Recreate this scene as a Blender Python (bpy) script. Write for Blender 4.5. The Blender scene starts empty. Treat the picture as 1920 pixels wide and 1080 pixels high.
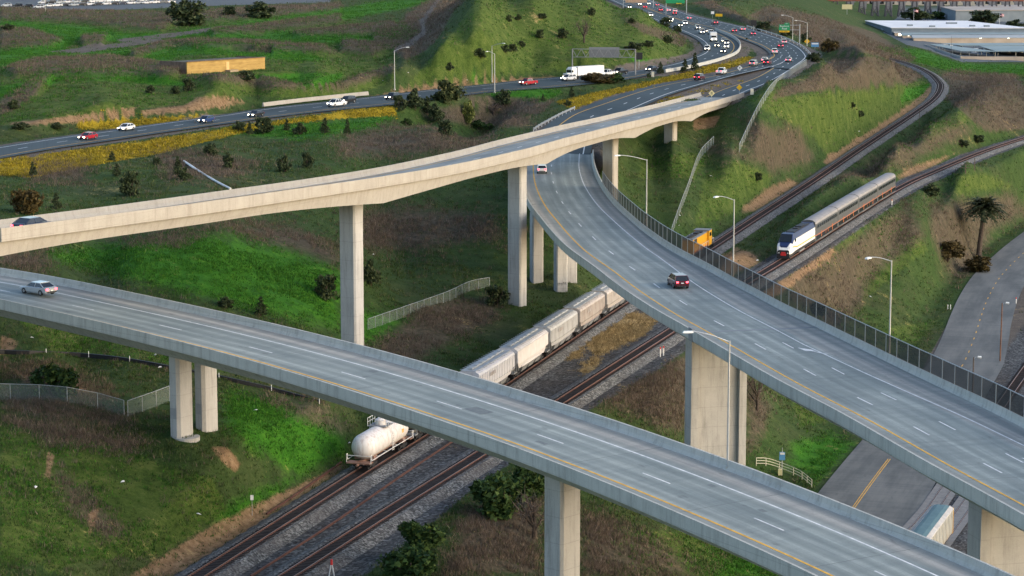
import bpy, math, random
import numpy as np
from mathutils import Vector, Matrix
random.seed(7); rng = np.random.default_rng(7)
SC = bpy.context.scene
COL = SC.collection
# ---------------------------------------------------------------- camera model (real place: metres, z=0 at the rail heads)
F, CX, CY, HC = 4300.0, 960.0, 540.0, 62.0
PITCH = math.radians(8.9); cp, sp = math.cos(PITCH), math.sin(PITCH)
def ray(px, py):
    u = (px-CX)/F; v = -(py-CY)/F
    return u, cp+v*sp, -sp+v*cp
def P(px, py, z=0.0):
    d = ray(px, py); t = (z-HC)/d[2]
    return np.array([d[0]*t, d[1]*t, z])
def Pp(px, py, pl):
    d = ray(px, py); t = (pl[0]-HC)/(d[2]-pl[1]*d[0]-pl[2]*d[1])
    return np.array([d[0]*t, d[1]*t, HC+d[2]*t])
def proj(X, Y, Z):
    Z = Z-HC
    dep = Y*cp - Z*sp; up = Y*sp + Z*cp
    return CX+F*X/dep, CY-F*up/dep
cam = bpy.data.cameras.new('camera'); camo = bpy.data.objects.new('camera', cam); COL.objects.link(camo)
cam.sensor_width = 36; cam.lens = 36*F/1920; cam.clip_start = 1; cam.clip_end = 20000
camo.location = (0, 0, HC); camo.rotation_euler = (math.pi/2-PITCH, 0, 0); SC.camera = camo
SUN_EL, SUN_AZ = math.radians(21), math.radians(112)      # azimuth measured from +y towards +x
w = bpy.data.worlds.new('World'); SC.world = w; w.use_nodes = True
nt = w.node_tree; bg = nt.nodes['Background']
sky = nt.nodes.new('ShaderNodeTexSky'); sky.sky_type = 'NISHITA'; sky.sun_disc = False
sky.sun_elevation = SUN_EL; sky.sun_rotation = SUN_AZ; sky.air_density = 1.0; sky.dust_density = 2.0; sky.ozone_density = 1.0
nt.links.new(sky.outputs[0], bg.inputs[0]); bg.inputs[1].default_value = 0.15
sl = bpy.data.lights.new('sun', 'SUN'); so = bpy.data.objects.new('sun', sl); COL.objects.link(so)
sl.energy = 0.5; sl.angle = math.radians(58); sl.color = (1.0, 0.88, 0.78)
sd = Vector((math.sin(SUN_AZ)*math.cos(SUN_EL), math.cos(SUN_AZ)*math.cos(SUN_EL), math.sin(SUN_EL)))
so.rotation_euler = sd.to_track_quat('Z', 'Y').to_euler(); so.location = (0, 0, 200)
vs = SC.view_settings; SC.display_settings.display_device = 'sRGB'
vs.view_transform = 'Standard'; vs.look = 'None'; vs.exposure = 1.22; vs.gamma = 1
SC.cycles.max_bounces = 6; SC.cycles.diffuse_bounces = 3; SC.cycles.transparent_max_bounces = 12
# ---------------------------------------------------------------- mesh helpers
class MB:
    def __init__(s): s.v = []; s.f = []; s.m = []
    def add(s, vs_, fs, m=0):
        b = len(s.v); s.v += [tuple(map(float, v)) for v in vs_]
        s.f += [tuple(i+b for i in f) for f in fs]
        s.m += (list(m) if isinstance(m, (list, tuple)) else [m]*len(fs))
    def box(s, c, size, rz=0, m=0, top=1.0, topy=None):
        x, y, z = [k/2 for k in size]; ty = top if topy is None else topy
        p = [(-x,-y,-z),(x,-y,-z),(x,y,-z),(-x,y,-z),(-x*top,-y*ty,z),(x*top,-y*ty,z),(x*top,y*ty,z),(-x*top,y*ty,z)]
        ca, sa = math.cos(rz), math.sin(rz)
        s.add([(c[0]+a*ca-b*sa, c[1]+a*sa+b*ca, c[2]+d) for a, b, d in p],
              [(3,2,1,0),(4,5,6,7),(0,1,5,4),(1,2,6,5),(2,3,7,6),(3,0,4,7)], m)
    def cyl(s, p0, p1, r0, r1=None, n=8, m=0, cap=True):
        r1 = r0 if r1 is None else r1
        a = Vector(p0); b = Vector(p1); d = (b-a)
        if d.length < 1e-6: return
        q = d.to_track_quat('Z', 'Y'); vs_ = []
        for k in range(n):
            t = 2*math.pi*k/n; e = Vector((math.cos(t), math.sin(t), 0))
            vs_.append(a+q@(e*r0))
        for k in range(n):
            t = 2*math.pi*k/n; e = Vector((math.cos(t), math.sin(t), 0))
            vs_.append(b+q@(e*r1))
        fs = [(k, (k+1) % n, n+(k+1) % n, n+k) for k in range(n)]
        if cap: fs += [tuple(range(n-1, -1, -1)), tuple(range(n, 2*n))]
        s.add(vs_, fs, m)
    def tube(s, pts, r, n=6, m=0):
        for a, b in zip(pts[:-1], pts[1:]): s.cyl(a, b, r, r, n, m)
    def loft(s, rings, m=0, caps=True, closed=True):
        n = len(rings[0]); vs_ = [p for r in rings for p in r]; fs = []; ms = []
        for i in range(len(rings)-1):
            for k in range(n if closed else n-1):
                k2 = (k+1) % n
                fs.append((i*n+k, i*n+k2, (i+1)*n+k2, (i+1)*n+k)); ms.append(m[k] if isinstance(m, (list, tuple)) else m)
        if caps:
            mc = m[0] if isinstance(m, (list, tuple)) else m
            fs += [tuple(range(n-1, -1, -1)), tuple(range((len(rings)-1)*n, len(rings)*n))]; ms += [mc, mc]
        s.add(vs_, fs, ms)
    def build(s, name, mats, parent=None, smooth=False, uv=None, world=False):
        me = bpy.data.meshes.new(name); me.from_pydata(s.v, [], s.f)
        if not isinstance(mats, (list, tuple)): mats = [mats]
        for q in mats: me.materials.append(q)
        if len(mats) > 1: me.polygons.foreach_set('material_index', s.m)
        if smooth: me.polygons.foreach_set('use_smooth', [True]*len(s.f))
        if uv is not None:
            l = me.uv_layers.new(name='UVMap'); idx = np.zeros(len(me.loops), np.int32); me.loops.foreach_get('vertex_index', idx)
            l.data.foreach_set('uv', np.array(uv, np.float32)[idx].ravel())
        me.update()
        o = bpy.data.objects.new(name, me); COL.objects.link(o)
        if parent:
            o.parent = parent
            if world: o.location = -parent.location
        return o
def tag(o, label=None, cat=None, group=None, kind=None):
    if label: o['label'] = label
    if cat: o['category'] = cat
    if group: o['group'] = group
    if kind: o['kind'] = kind
    return o
def thing(name, label, cat, loc=(0,0,0), rz=0, group=None, scale=None):
    o = bpy.data.objects.new(name, None); COL.objects.link(o); o.empty_display_size = 0.5
    o.location = [float(k) for k in loc]; o.rotation_euler = (0, 0, rz)
    if scale: o.scale = (scale,)*3 if not isinstance(scale, tuple) else scale
    return tag(o, label, cat, group)
def dup(root, loc, rz, label, cat=None, group=None, scale=None):
    r = root.copy(); COL.objects.link(r); r.location = [float(k) for k in loc]; r.rotation_euler = (0, 0, rz)
    if scale: r.scale = (scale,)*3 if not isinstance(scale, tuple) else scale
    tag(r, label, cat, group)
    for ch in list(root.children):
        c = ch.copy(); COL.objects.link(c); c.parent = r
        for g in list(ch.children):
            d = g.copy(); COL.objects.link(d); d.parent = c
    return r
def struct(name, mb, mats, uv=None, smooth=False):
    return tag(mb.build(name, mats, uv=uv, smooth=smooth), kind='structure')
def spline(pts, step=1.5):
    p = np.array(pts, float); n = len(p); out = []
    for i in range(n-1):
        p0, p1, p2, p3 = p[max(i-1,0)], p[i], p[i+1], p[min(i+2,n-1)]
        if i == 0: p0 = 2*p1-p2
        if i+2 >= n: p3 = 2*p2-p1
        t = np.linspace(0, 1, 24, endpoint=False)[:,None]
        out.append(0.5*((2*p1)+(p2-p0)*t+(2*p0-5*p1+4*p2-p3)*t**2+(3*p1-p0-3*p2+p3)*t**3))
    out.append(p[-1:]); q = np.concatenate(out)
    s = np.concatenate([[0], np.cumsum(np.linalg.norm(np.diff(q[:,:3], axis=0), axis=1))])
    m = max(2, int(s[-1]/step)+1); ss = np.linspace(0, s[-1], m)
    return np.stack([np.interp(ss, s, q[:,k]) for k in range(q.shape[1])], 1)
class Path:
    def __init__(s, pts):
        s.p = np.array(pts); d = np.diff(s.p, axis=0); s.s = np.concatenate([[0], np.cumsum(np.linalg.norm(d, axis=1))])
        t = np.gradient(s.p[:,:2], axis=0); t /= np.linalg.norm(t, axis=1)[:,None]
        s.t = t; s.n = np.stack([-t[:,1], t[:,0]], 1); s.L = s.s[-1]; s.bank = None
    def at(s, q, off=0.0, dz=0.0):
        x, y, z = [np.interp(q, s.s, s.p[:,k]) for k in range(3)]
        nx, ny = np.interp(q, s.s, s.n[:,0]), np.interp(q, s.s, s.n[:,1])
        if s.bank is not None: z += off*np.interp(q, s.s, s.bank)
        return np.array([x+nx*off, y+ny*off, z+dz])
    def rz(s, q):
        return math.atan2(np.interp(q, s.s, s.t[:,1]), np.interp(q, s.s, s.t[:,0]))
    def near(s, w_):
        return s.s[np.argmin((s.p[:,0]-w_[0])**2+(s.p[:,1]-w_[1])**2)]
    def nearpx(s, px, py):
        a, b = proj(s.p[:,0], s.p[:,1], s.p[:,2]); return s.s[np.argmin((a-px)**2+(b-py)**2)]
    def sub(s, a, b, step=1.5):
        return np.linspace(a, b, max(2, int(abs(b-a)/step)+1))
def sweep(path, qs, prof, mb=None, m=0, caps=True):
    """prof(q) -> ring of (offset, dz)"""
    mb = mb or MB(); rings = []
    for q in qs:
        r = prof(q) if callable(prof) else prof
        rings.append([path.at(q, o, z) for o, z in r])
    mb.loft(rings, m, caps); return mb
def strip(path, qs, o0, o1, dz, name, mats, parent=None, n=1, world=False, kind=None):
    """flat ribbon with uv = (metres along, metres across)"""
    vs_, fs, uv = [], [], []
    for i, q in enumerate(qs):
        a = o0(q) if callable(o0) else o0; b = o1(q) if callable(o1) else o1
        for k in range(n+1):
            o = a+(b-a)*k/n; vs_.append(path.at(q, o, dz)); uv.append((q, o))
    for i in range(len(qs)-1):
        for k in range(n):
            j = i*(n+1)+k; fs.append((j, j+n+1, j+n+2, j+1))
    mb = MB(); mb.add(vs_, fs); o = mb.build(name, mats, parent, uv=uv, world=world)
    if kind: o['kind'] = kind
    return o
def ribbon(mb, path, q0, q1, off, wd, dz, m=0, step=1.5):
    qs = path.sub(q0, q1, step); vs_ = []; fs = []
    for q in qs:
        o = off(q) if callable(off) else off
        vs_ += [path.at(q, o-wd/2, dz), path.at(q, o+wd/2, dz)]
    for i in range(len(qs)-1): fs.append((2*i, 2*i+2, 2*i+3, 2*i+1))
    mb.add(vs_, fs, m)
# ---------------------------------------------------------------- materials
def newmat(name):
    m = bpy.data.materials.new(name); m.use_nodes = True; t = m.node_tree
    return m, t, t.nodes['Principled BSDF']
def setc(b, c): b.inputs['Base Color'].default_value = (*c, 1)
def N(t, typ, **kw):
    n = t.nodes.new('ShaderNode'+typ)
    for k, v in kw.items():
        if hasattr(n, k): setattr(n, k, v)
        else: n.inputs[k].default_value = v
    return n
def texco(t, coord='Object', scale=(1,1,1)):
    c = N(t, 'TexCoord'); mp = N(t, 'Mapping'); mp.inputs['Scale'].default_value = scale
    t.links.new(c.outputs[coord], mp.inputs['Vector']); return mp.outputs['Vector']
def noise(t, vec, scale, detail=4, rough=0.6):
    n = N(t, 'TexNoise'); n.inputs['Scale'].default_value = scale; n.inputs['Detail'].default_value = detail; n.inputs['Roughness'].default_value = rough
    if vec is not None: t.links.new(vec, n.inputs['Vector'])
    return n.outputs['Fac']
def ramp(t, fac, stops):
    r = N(t, 'ValToRGB'); e = r.color_ramp.elements
    while len(e) < len(stops): e.new(0.5)
    for k, (p, c) in enumerate(stops): e[k].position = p; e[k].color = (*c, 1) if len(c) == 3 else c
    t.links.new(fac, r.inputs['Fac']); return r.outputs['Color']
def mix(t, fac, a, b, mode='MIX'):
    n = N(t, 'MixRGB', blend_type=mode)
    for i, v in ((0, fac), (1, a), (2, b)):
        if isinstance(v, (int, float)): n.inputs[i].default_value = v
        elif isinstance(v, tuple): n.inputs[i].default_value = (*v, 1)
        else: t.links.new(v, n.inputs[i])
    return n.outputs[0]
def mth(t, op, a, b=0.0, clamp=False):
    n = N(t, 'Math', operation=op); n.use_clamp = clamp
    for i, v in ((0, a), (1, b)):
        if isinstance(v, (int, float)): n.inputs[i].default_value = v
        else: t.links.new(v, n.inputs[i])
    return n.outputs[0]
def bump(t, b, h, strength, dist=0.05):
    n = N(t, 'Bump'); n.inputs['Strength'].default_value = strength; n.inputs['Distance'].default_value = dist
    t.links.new(h, n.inputs['Height']); t.links.new(n.outputs[0], b.inputs['Normal'])
def noisy(name, c1, c2, scale=1.0, rough=0.8, coord='Object', st=(1,1,1), detail=5, lo=0.35, hi=0.65, metal=0.0, bmp=0.0, spec=0.3):
    m, t, b = newmat(name); v = texco(t, coord, st); f = noise(t, v, scale, detail)
    t.links.new(ramp(t, f, [(lo, c1), (hi, c2)]), b.inputs['Base Color'])
    b.inputs['Roughness'].default_value = rough; b.inputs['Metallic'].default_value = metal; b.inputs['Specular IOR Level'].default_value = spec
    if bmp: bump(t, b, f, bmp)
    return m
def plain(name, c, rough=0.6, metal=0.0, emit=None, es=0, spec=0.4, coat=0):
    m, t, b = newmat(name)
    f = noise(t, texco(t), 3.0, 3)
    d = tuple(max(0, k*0.86) for k in c)
    t.links.new(ramp(t, f, [(0.3, d), (0.7, c)]), b.inputs['Base Color'])
    b.inputs['Roughness'].default_value = rough; b.inputs['Metallic'].default_value = metal; b.inputs['Specular IOR Level'].default_value = spec
    b.inputs['Coat Weight'].default_value = coat
    if emit: b.inputs['Emission Color'].default_value = (*emit, 1); b.inputs['Emission Strength'].default_value = es
    return m
def leafmat(name, c1, c2, c3=None, rough=0.7):
    m, t, b = newmat(name); g = N(t, 'NewGeometry')
    st = [(0.0, c1), (0.75, c2)] + ([(1.0, c3)] if c3 else [])
    big = noise(t, texco(t), 0.6, 3)
    c = ramp(t, g.outputs['Random Per Island'], st)
    c = mix(t, 0.55, c, mix(t, 1.0, c, ramp(t, big, [(0.3, (0.45,0.45,0.45)), (0.7, (1.35,1.35,1.35))]), 'MULTIPLY'))
    t.links.new(c, b.inputs['Base Color']); b.inputs['Roughness'].default_value = rough; b.inputs['Specular IOR Level'].default_value = 0.15
    return m
def concrete(name, c1, c2, streak=True, rough=0.9, stain=(0.10,0.10,0.09)):
    m, t, b = newmat(name); v = texco(t, 'Object')
    f = noise(t, v, 0.35, 6, 0.65); f2 = noise(t, texco(t, 'Object', (1.2,1.2,0.12)), 1.4, 5, 0.7); f3 = noise(t, v, 9.0, 3)
    c = ramp(t, f, [(0.32, c1), (0.68, c2)])
    c = mix(t, mth(t, 'MULTIPLY', ramp(t, f2, [(0.48, (0,0,0)), (0.76, (1,1,1))]), 0.55), c, stain)
    sz = N(t, 'SeparateXYZ'); t.links.new(v, sz.inputs[0]); fl = mth(t, 'LESS_THAN', mth(t, 'PINGPONG', sz.outputs[2], 1.22), 0.035)
    c = mix(t, mth(t, 'MULTIPLY', fl, 0.22), c, stain)          # form-board lift lines
    c = mix(t, 0.12, c, ramp(t, f3, [(0.3, (0.1,0.1,0.1)), (0.7, (0.5,0.5,0.48))]))
    t.links.new(c, b.inputs['Base Color']); b.inputs['Roughness'].default_value = rough; b.inputs['Specular IOR Level'].default_value = 0.2
    bump(t, b, f3, 0.15, 0.02); return m
def deckmat(name, base, wear, pale, joints=12.0, lanes=(), rough=0.8, streak=1.0):
    """road slab: uv = metres along / across; tyre-worn lanes, cross streaks, joints, blotches"""
    m, t, b = newmat(name)
    uv = N(t, 'TexCoord').outputs['UV']; sx = N(t, 'SeparateXYZ'); t.links.new(uv, sx.inputs[0])
    def mp(sc_):
        q = N(t, 'Mapping'); q.inputs['Scale'].default_value = (*sc_, 1); t.links.new(uv, q.inputs['Vector']); return q.outputs[0]
    big = noise(t, mp((0.05, 0.22)), 1.0, 5, 0.6); longi = noise(t, mp((0.035, 1.6)), 1.0, 4, 0.6); cross = noise(t, mp((0.9, 0.06)), 1.0, 4, 0.65); fine = noise(t, mp((6, 6)), 1.0, 3)
    c = ramp(t, big, [(0.40, wear), (0.60, base)])
    for (o, wd) in lanes:                                     # paler shoulders
        d = mth(t, 'SUBTRACT', sx.outputs[1], o)
        if wd < 0: d = mth(t, 'MULTIPLY', d, -1.0)
        k = mth(t, 'ADD', mth(t, 'MULTIPLY', d, 1.2, False), mth(t, 'MULTIPLY', mth(t, 'SUBTRACT', big, 0.5), 3.0))
        k = mth(t, 'MINIMUM', mth(t, 'MAXIMUM', k, 0.0), 1.0)
        c = mix(t, mth(t, 'MULTIPLY', k, 0.75), c, pale)
    c = mix(t, streak, c, ramp(t, longi, [(0.32, (0.74,0.75,0.77)), (0.68, (1.16,1.16,1.15))]), 'MULTIPLY')
    c = mix(t, 1.0, c, ramp(t, cross, [(0.34, (0.84,0.85,0.87)), (0.52, (1.0,1.0,1.0)), (0.75, (1.09,1.08,1.07))]), 'MULTIPLY')
    c = mix(t, 1.0, c, ramp(t, fine, [(0.3, (0.9,0.9,0.9)), (0.7, (1.08,1.08,1.08))]), 'MULTIPLY')
    if joints:
        md = mth(t, 'PINGPONG', sx.outputs[0], joints/2); j = mth(t, 'LESS_THAN', md, 0.06)
        c = mix(t, mth(t, 'MULTIPLY', j, 0.5), c, (0.07,0.075,0.08))
    tr = mth(t, 'MULTIPLY', mth(t, 'SUBTRACT', 1.0, mth(t, 'COSINE', mth(t, 'MULTIPLY', sx.outputs[1], 3.4907))), mth(t, 'MULTIPLY', longi, 0.5))
    if joints: c = mix(t, tr, c, (0.13,0.155,0.152))                 # wheel paths
    st = noise(t, mp((0.35, 0.9)), 1.0, 3, 0.6)          # spills and old patches
    c = mix(t, mth(t, 'MULTIPLY', ramp(t, st, [(0.63, (0,0,0)), (0.70, (1,1,1))]), 0.36), c, (0.07,0.075,0.078))
    t.links.new(c, b.inputs['Base Color']); b.inputs['Roughness'].default_value = rough; b.inputs['Specular IOR Level'].default_value = 0.3
    return m
def mk():
    M = {}
    M['deckA'] = deckmat('road_slab_concrete', (0.315,0.350,0.325), (0.205,0.240,0.232), (0.41,0.38,0.335), 14, [(-0.3, -1), (8.6, 1)])
    M['deckB'] = deckmat('road_slab_grey', (0.315,0.350,0.325), (0.205,0.240,0.232), (0.41,0.385,0.34), 16, [(3.9, 1), (-4.0, -1)])
    M['deckC'] = deckmat('road_slab_far', (0.27,0.285,0.27), (0.19,0.21,0.205), (0.33,0.315,0.285), 0, [(-4.2, -1)])
    M['asph'] = deckmat('highway_asphalt', (0.050,0.068,0.082), (0.034,0.050,0.062), (0.115,0.12,0.122), 0, [(1.0, 1), (-1.0, -1)])
    M['asph2'] = deckmat('street_asphalt', (0.155,0.158,0.150), (0.100,0.106,0.104), (0.2,0.19,0.165), 0, [], streak=.3)
    M['cbar'] = concrete('barrier_concrete', (0.40,0.41,0.375), (0.48,0.48,0.44))
    M['cgird'] = concrete('girder_concrete', (0.38,0.39,0.36), (0.45,0.455,0.42))
    M['cpier'] = concrete('pier_concrete', (0.37,0.365,0.35), (0.45,0.44,0.42))
    M['cwarm'] = concrete('warm_concrete', (0.315,0.292,0.248), (0.385,0.36,0.312), stain=(0.2,0.17,0.14))
    M['dark'] = plain('shadow_gap_rubber', (0.03,0.035,0.035), 0.9)
    M['white_paint'] = noisy('white_road_paint', (0.5,0.52,0.52), (0.78,0.78,0.76), 1.5, 0.7)
    M['yellow_paint'] = noisy('yellow_road_paint', (0.50,0.28,0.05), (0.74,0.42,0.07), 1.5, 0.7)
    M['galv'] = plain('galvanised_steel', (0.42,0.44,0.45), 0.45, 0.6)
    M['rustpole'] = noisy('weathered_pole_wood', (0.12,0.06,0.035), (0.2,0.10,0.06), 2)
    M['wood'] = noisy('old_pole_wood', (0.07,0.055,0.045), (0.13,0.10,0.08), 2)
    M['rail'] = noisy('rail_rust', (0.085,0.038,0.028), (0.15,0.07,0.05), 0.5, 0.6)
    M['railtop'] = plain('rail_head_steel', (0.27,0.20,0.18), 0.35, 0.6)
    M['tie'] = noisy('sleeper_timber', (0.018,0.014,0.013), (0.05,0.035,0.03), 1.2, 0.9)
    M['white'] = plain('white_enamel', (0.72,0.72,0.70), 0.5)
    M['black'] = plain('black_steel', (0.018,0.018,0.02), 0.6)
    M['grey'] = plain('grey_steel', (0.2,0.21,0.22), 0.6)
    M['lens'] = plain('lamp_head_glass', (0.75,0.76,0.74), 0.3)
    M['red'] = plain('red_enamel', (0.55,0.03,0.03), 0.5)
    M['glass'] = plain('dark_window_glass', (0.012,0.016,0.02), 0.12, 0, spec=0.6)
    M['tyre'] = plain('black_tyre_rubber', (0.015,0.015,0.016), 0.85)
    M['rim'] = plain('wheel_alloy', (0.35,0.36,0.37), 0.35, 0.8)
    M['headl'] = plain('lit_headlamp', (0.9,0.88,0.8), 0.3, 0, (1.0,0.86,0.62), 9.0)
    M['headoff'] = plain('clear_headlamp', (0.6,0.62,0.63), 0.2)
    M['taill'] = plain('lit_tail_lamp', (0.6,0.02,0.03), 0.3, 0, (1.0,0.07,0.10), 3.0)
    return M
M = mk()
# ---------------------------------------------------------------- alignments (decks, highways, rails, street)
ZB = (-0.675, 0.016, 0.0841); ZA = (15.27, -0.0113, 0.004)
Bd = [(-190,512.5),(-5,543),(160,578),(327,616),(496,658),(669,706),(850,762),(1040,826),(1236,899),(1444,984),(1650,1075),(1850,1172)]
PB = Path(spline([Pp(x, y, ZB) for x, y in Bd], 1.5))
Ay = [(1002,300),(1000,315),(1002.5,340),(1011,365),(1025,390),(1045,415),(1070,443.8),(1100,472.5),(1152.5,510),(1198.8,545),(1260,585),(1322.5,620),(1380,653),(1498,720),(1633,790),(1780,873),(1920,948),(2120,1058)]
Ag = [(1352,140,21),(1317,149,21),(1250,166,20.6),(1200,178,20.2),(1150,191.7,19.7),(1117,205,19.2),(1073,228,18.5),(1038,247,18),(1014,268,17.5),(1005,285,17.2)]
PA = Path(spline([P(*q) for q in Ag]+[Pp(x, y, ZA) for x, y in Ay], 1.5))
Cd = [(-90,448,31),(0,436,30.8),(150,416,30.6),(300,396,30.3),(470,371.5,29.9),(640,346.5,29.4),(780,322.5,28.9),(910.7,293.3,28),(986.7,272.3,27),(1053.3,255.3,26),(1110.7,240.7,24.9),(1160,229.5,23.8),(1204,218.3,22.6),(1242.5,208.8,21.4),(1277.5,200,20.4),(1318,189,19.6),(1350,180,19.2)]
PC = Path(spline([P(*q) for q in Cd], 1.5)); PC.bank = np.interp(PC.s, [0, 90, 200, PC.L], [-.075, -.07, -.035, -.01])
T1 = [(290,1130,0),(367,1080,0),(508,990,0),(676,883,0),(820,794,0),(950,712,0),(1161,570,0),(1325,467.5,0),(1398,420,.2),(1520,341,.8),(1610,280,1.6),(1713,212,3),(1752,183,3.9),(1763.5,162,4.4),(1757,149,4.8),(1742,136,5.1),(1713,122,5.5),(1680,112.5,5.8),(1617,98,6.2),(1560,86,6.5)]
PT1 = Path(spline([P(*q) for q in T1], 1.5))
T2 = [(480,1115,0),(575,1055,0),(747,945,0),(905,846,0),(1059,746,0),(1248,625,0),(1405,525,.1),(1476,482,.2),(1673,358.5,.3),(1757,318.5,.4),(1843,283.5,.5),(1920,258,.6),(2040,222,.8)]
PT2 = Path(spline([P(*q) for q in T2], 1.5))
ZS = -17.0
T3 = [(1690,1018),(1735,969),(1767,926),(1874,764),(1918,700),(1990,600)]
T4 = [(1715,1078),(1762,1014),(1807,953),(1905,812),(1990,700)]
PT3 = Path(spline([P(x, y, ZS+.12) for x, y in T3], 1.5)); PT4 = Path(spline([P(x, y, ZS+.12) for x, y in T4], 1.5))
St = [(1560,1010),(1655,877),(1795,698),(1812,670),(1828,630),(1840,592),(1853,558),(1875,520),(1910,483),(1960,440),(2050,375)]
PS = Path(spline([P(x, y, ZS) for x, y in St], 2))
def edges(rows):
    a = spline([list(P(l[0], l[1], z))+list(P(r[0], r[1], z)) for l, r, z in rows], 3)
    return a[:,:3], a[:,3:]
F1 = [(-80,287),(0,274),(100,258.5),(217,242.5),(320,228),(400,217.5),(493,203),(640,187),(720,178),(800,168.5),(900,158.5),(1000,148),(1100,140.5),(1180,134),(1247,123),(1290,110),(1316,98),(1319,87),(1305,73),(1278,60),(1240,44),(1210,31),(1185,19),(1150,4),(1120,-8)]
N1 = [(-80,311),(0,297),(100,279),(217,262),(320,246.5),(420,232),(520,219),(640,205.5),(740,196),(840,183),(930,172),(1040,164),(1110,157),(1180,148),(1247,134.5),(1312,122),(1358,109),(1382,98),(1386,83),(1371,70),(1341,57),(1300,43),(1262,30),(1232,19),(1200,4),(1175,-8)]
N1.pop(5); F1z = [19]*9+[19.3,19.6,20,20.3,20.6,21,21.3,21.5,21.6,21.7,21.8,22,22,22,22,22]
H1 = edges([(f, n, z) for f, n, z in zip(F1, N1, F1z)])
Mr = [((1130,-12),(1196,-12),22),((1198,13),(1248,12),22),((1223,22),(1272,20),22),((1257,33),(1305,30),22),((1290,43),(1350,40),22),((1340,55),(1400,52),21.8),((1390,73),(1465,72),21.6),((1427,88),(1499,87),21.4),((1443,103),(1516,103),21.3),((1430,113),(1514,112),21.2),((1400,123),(1490,130),21.1)]
HM = edges(Mr)
Ar = [((1443,103),(1488,103),21.28),((1423,115),(1470,119),21.18),((1382,128),(1440,127.5),21.08),((1332,142),(1380,141),20.98),((1250,155.5),(1310,161),20.5),((1198,167),(1252,179.5),20.1),((1117,192),(1192,206),19.5),((1060,212),(1155,222),18.7),((1022,237),(1128,243),18.1),((1001,258),(1113,265),17.6),((993,285),(1107,290),17.15)]
HA = edges(Ar)
Cr = [((1457,121),(1517,110),21.15),((1420,143),(1483,133),20.7),((1387,155.5),(1443,156),20.2),((1350,168),(1408,170),19.7),((1318,181.5),(1376,185.5),19.3)]
HCr = edges(Cr)
def mid(e): return Path((e[0]+e[1])/2), np.linalg.norm((e[0]-e[1])[:,:2], axis=1)/2
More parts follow.
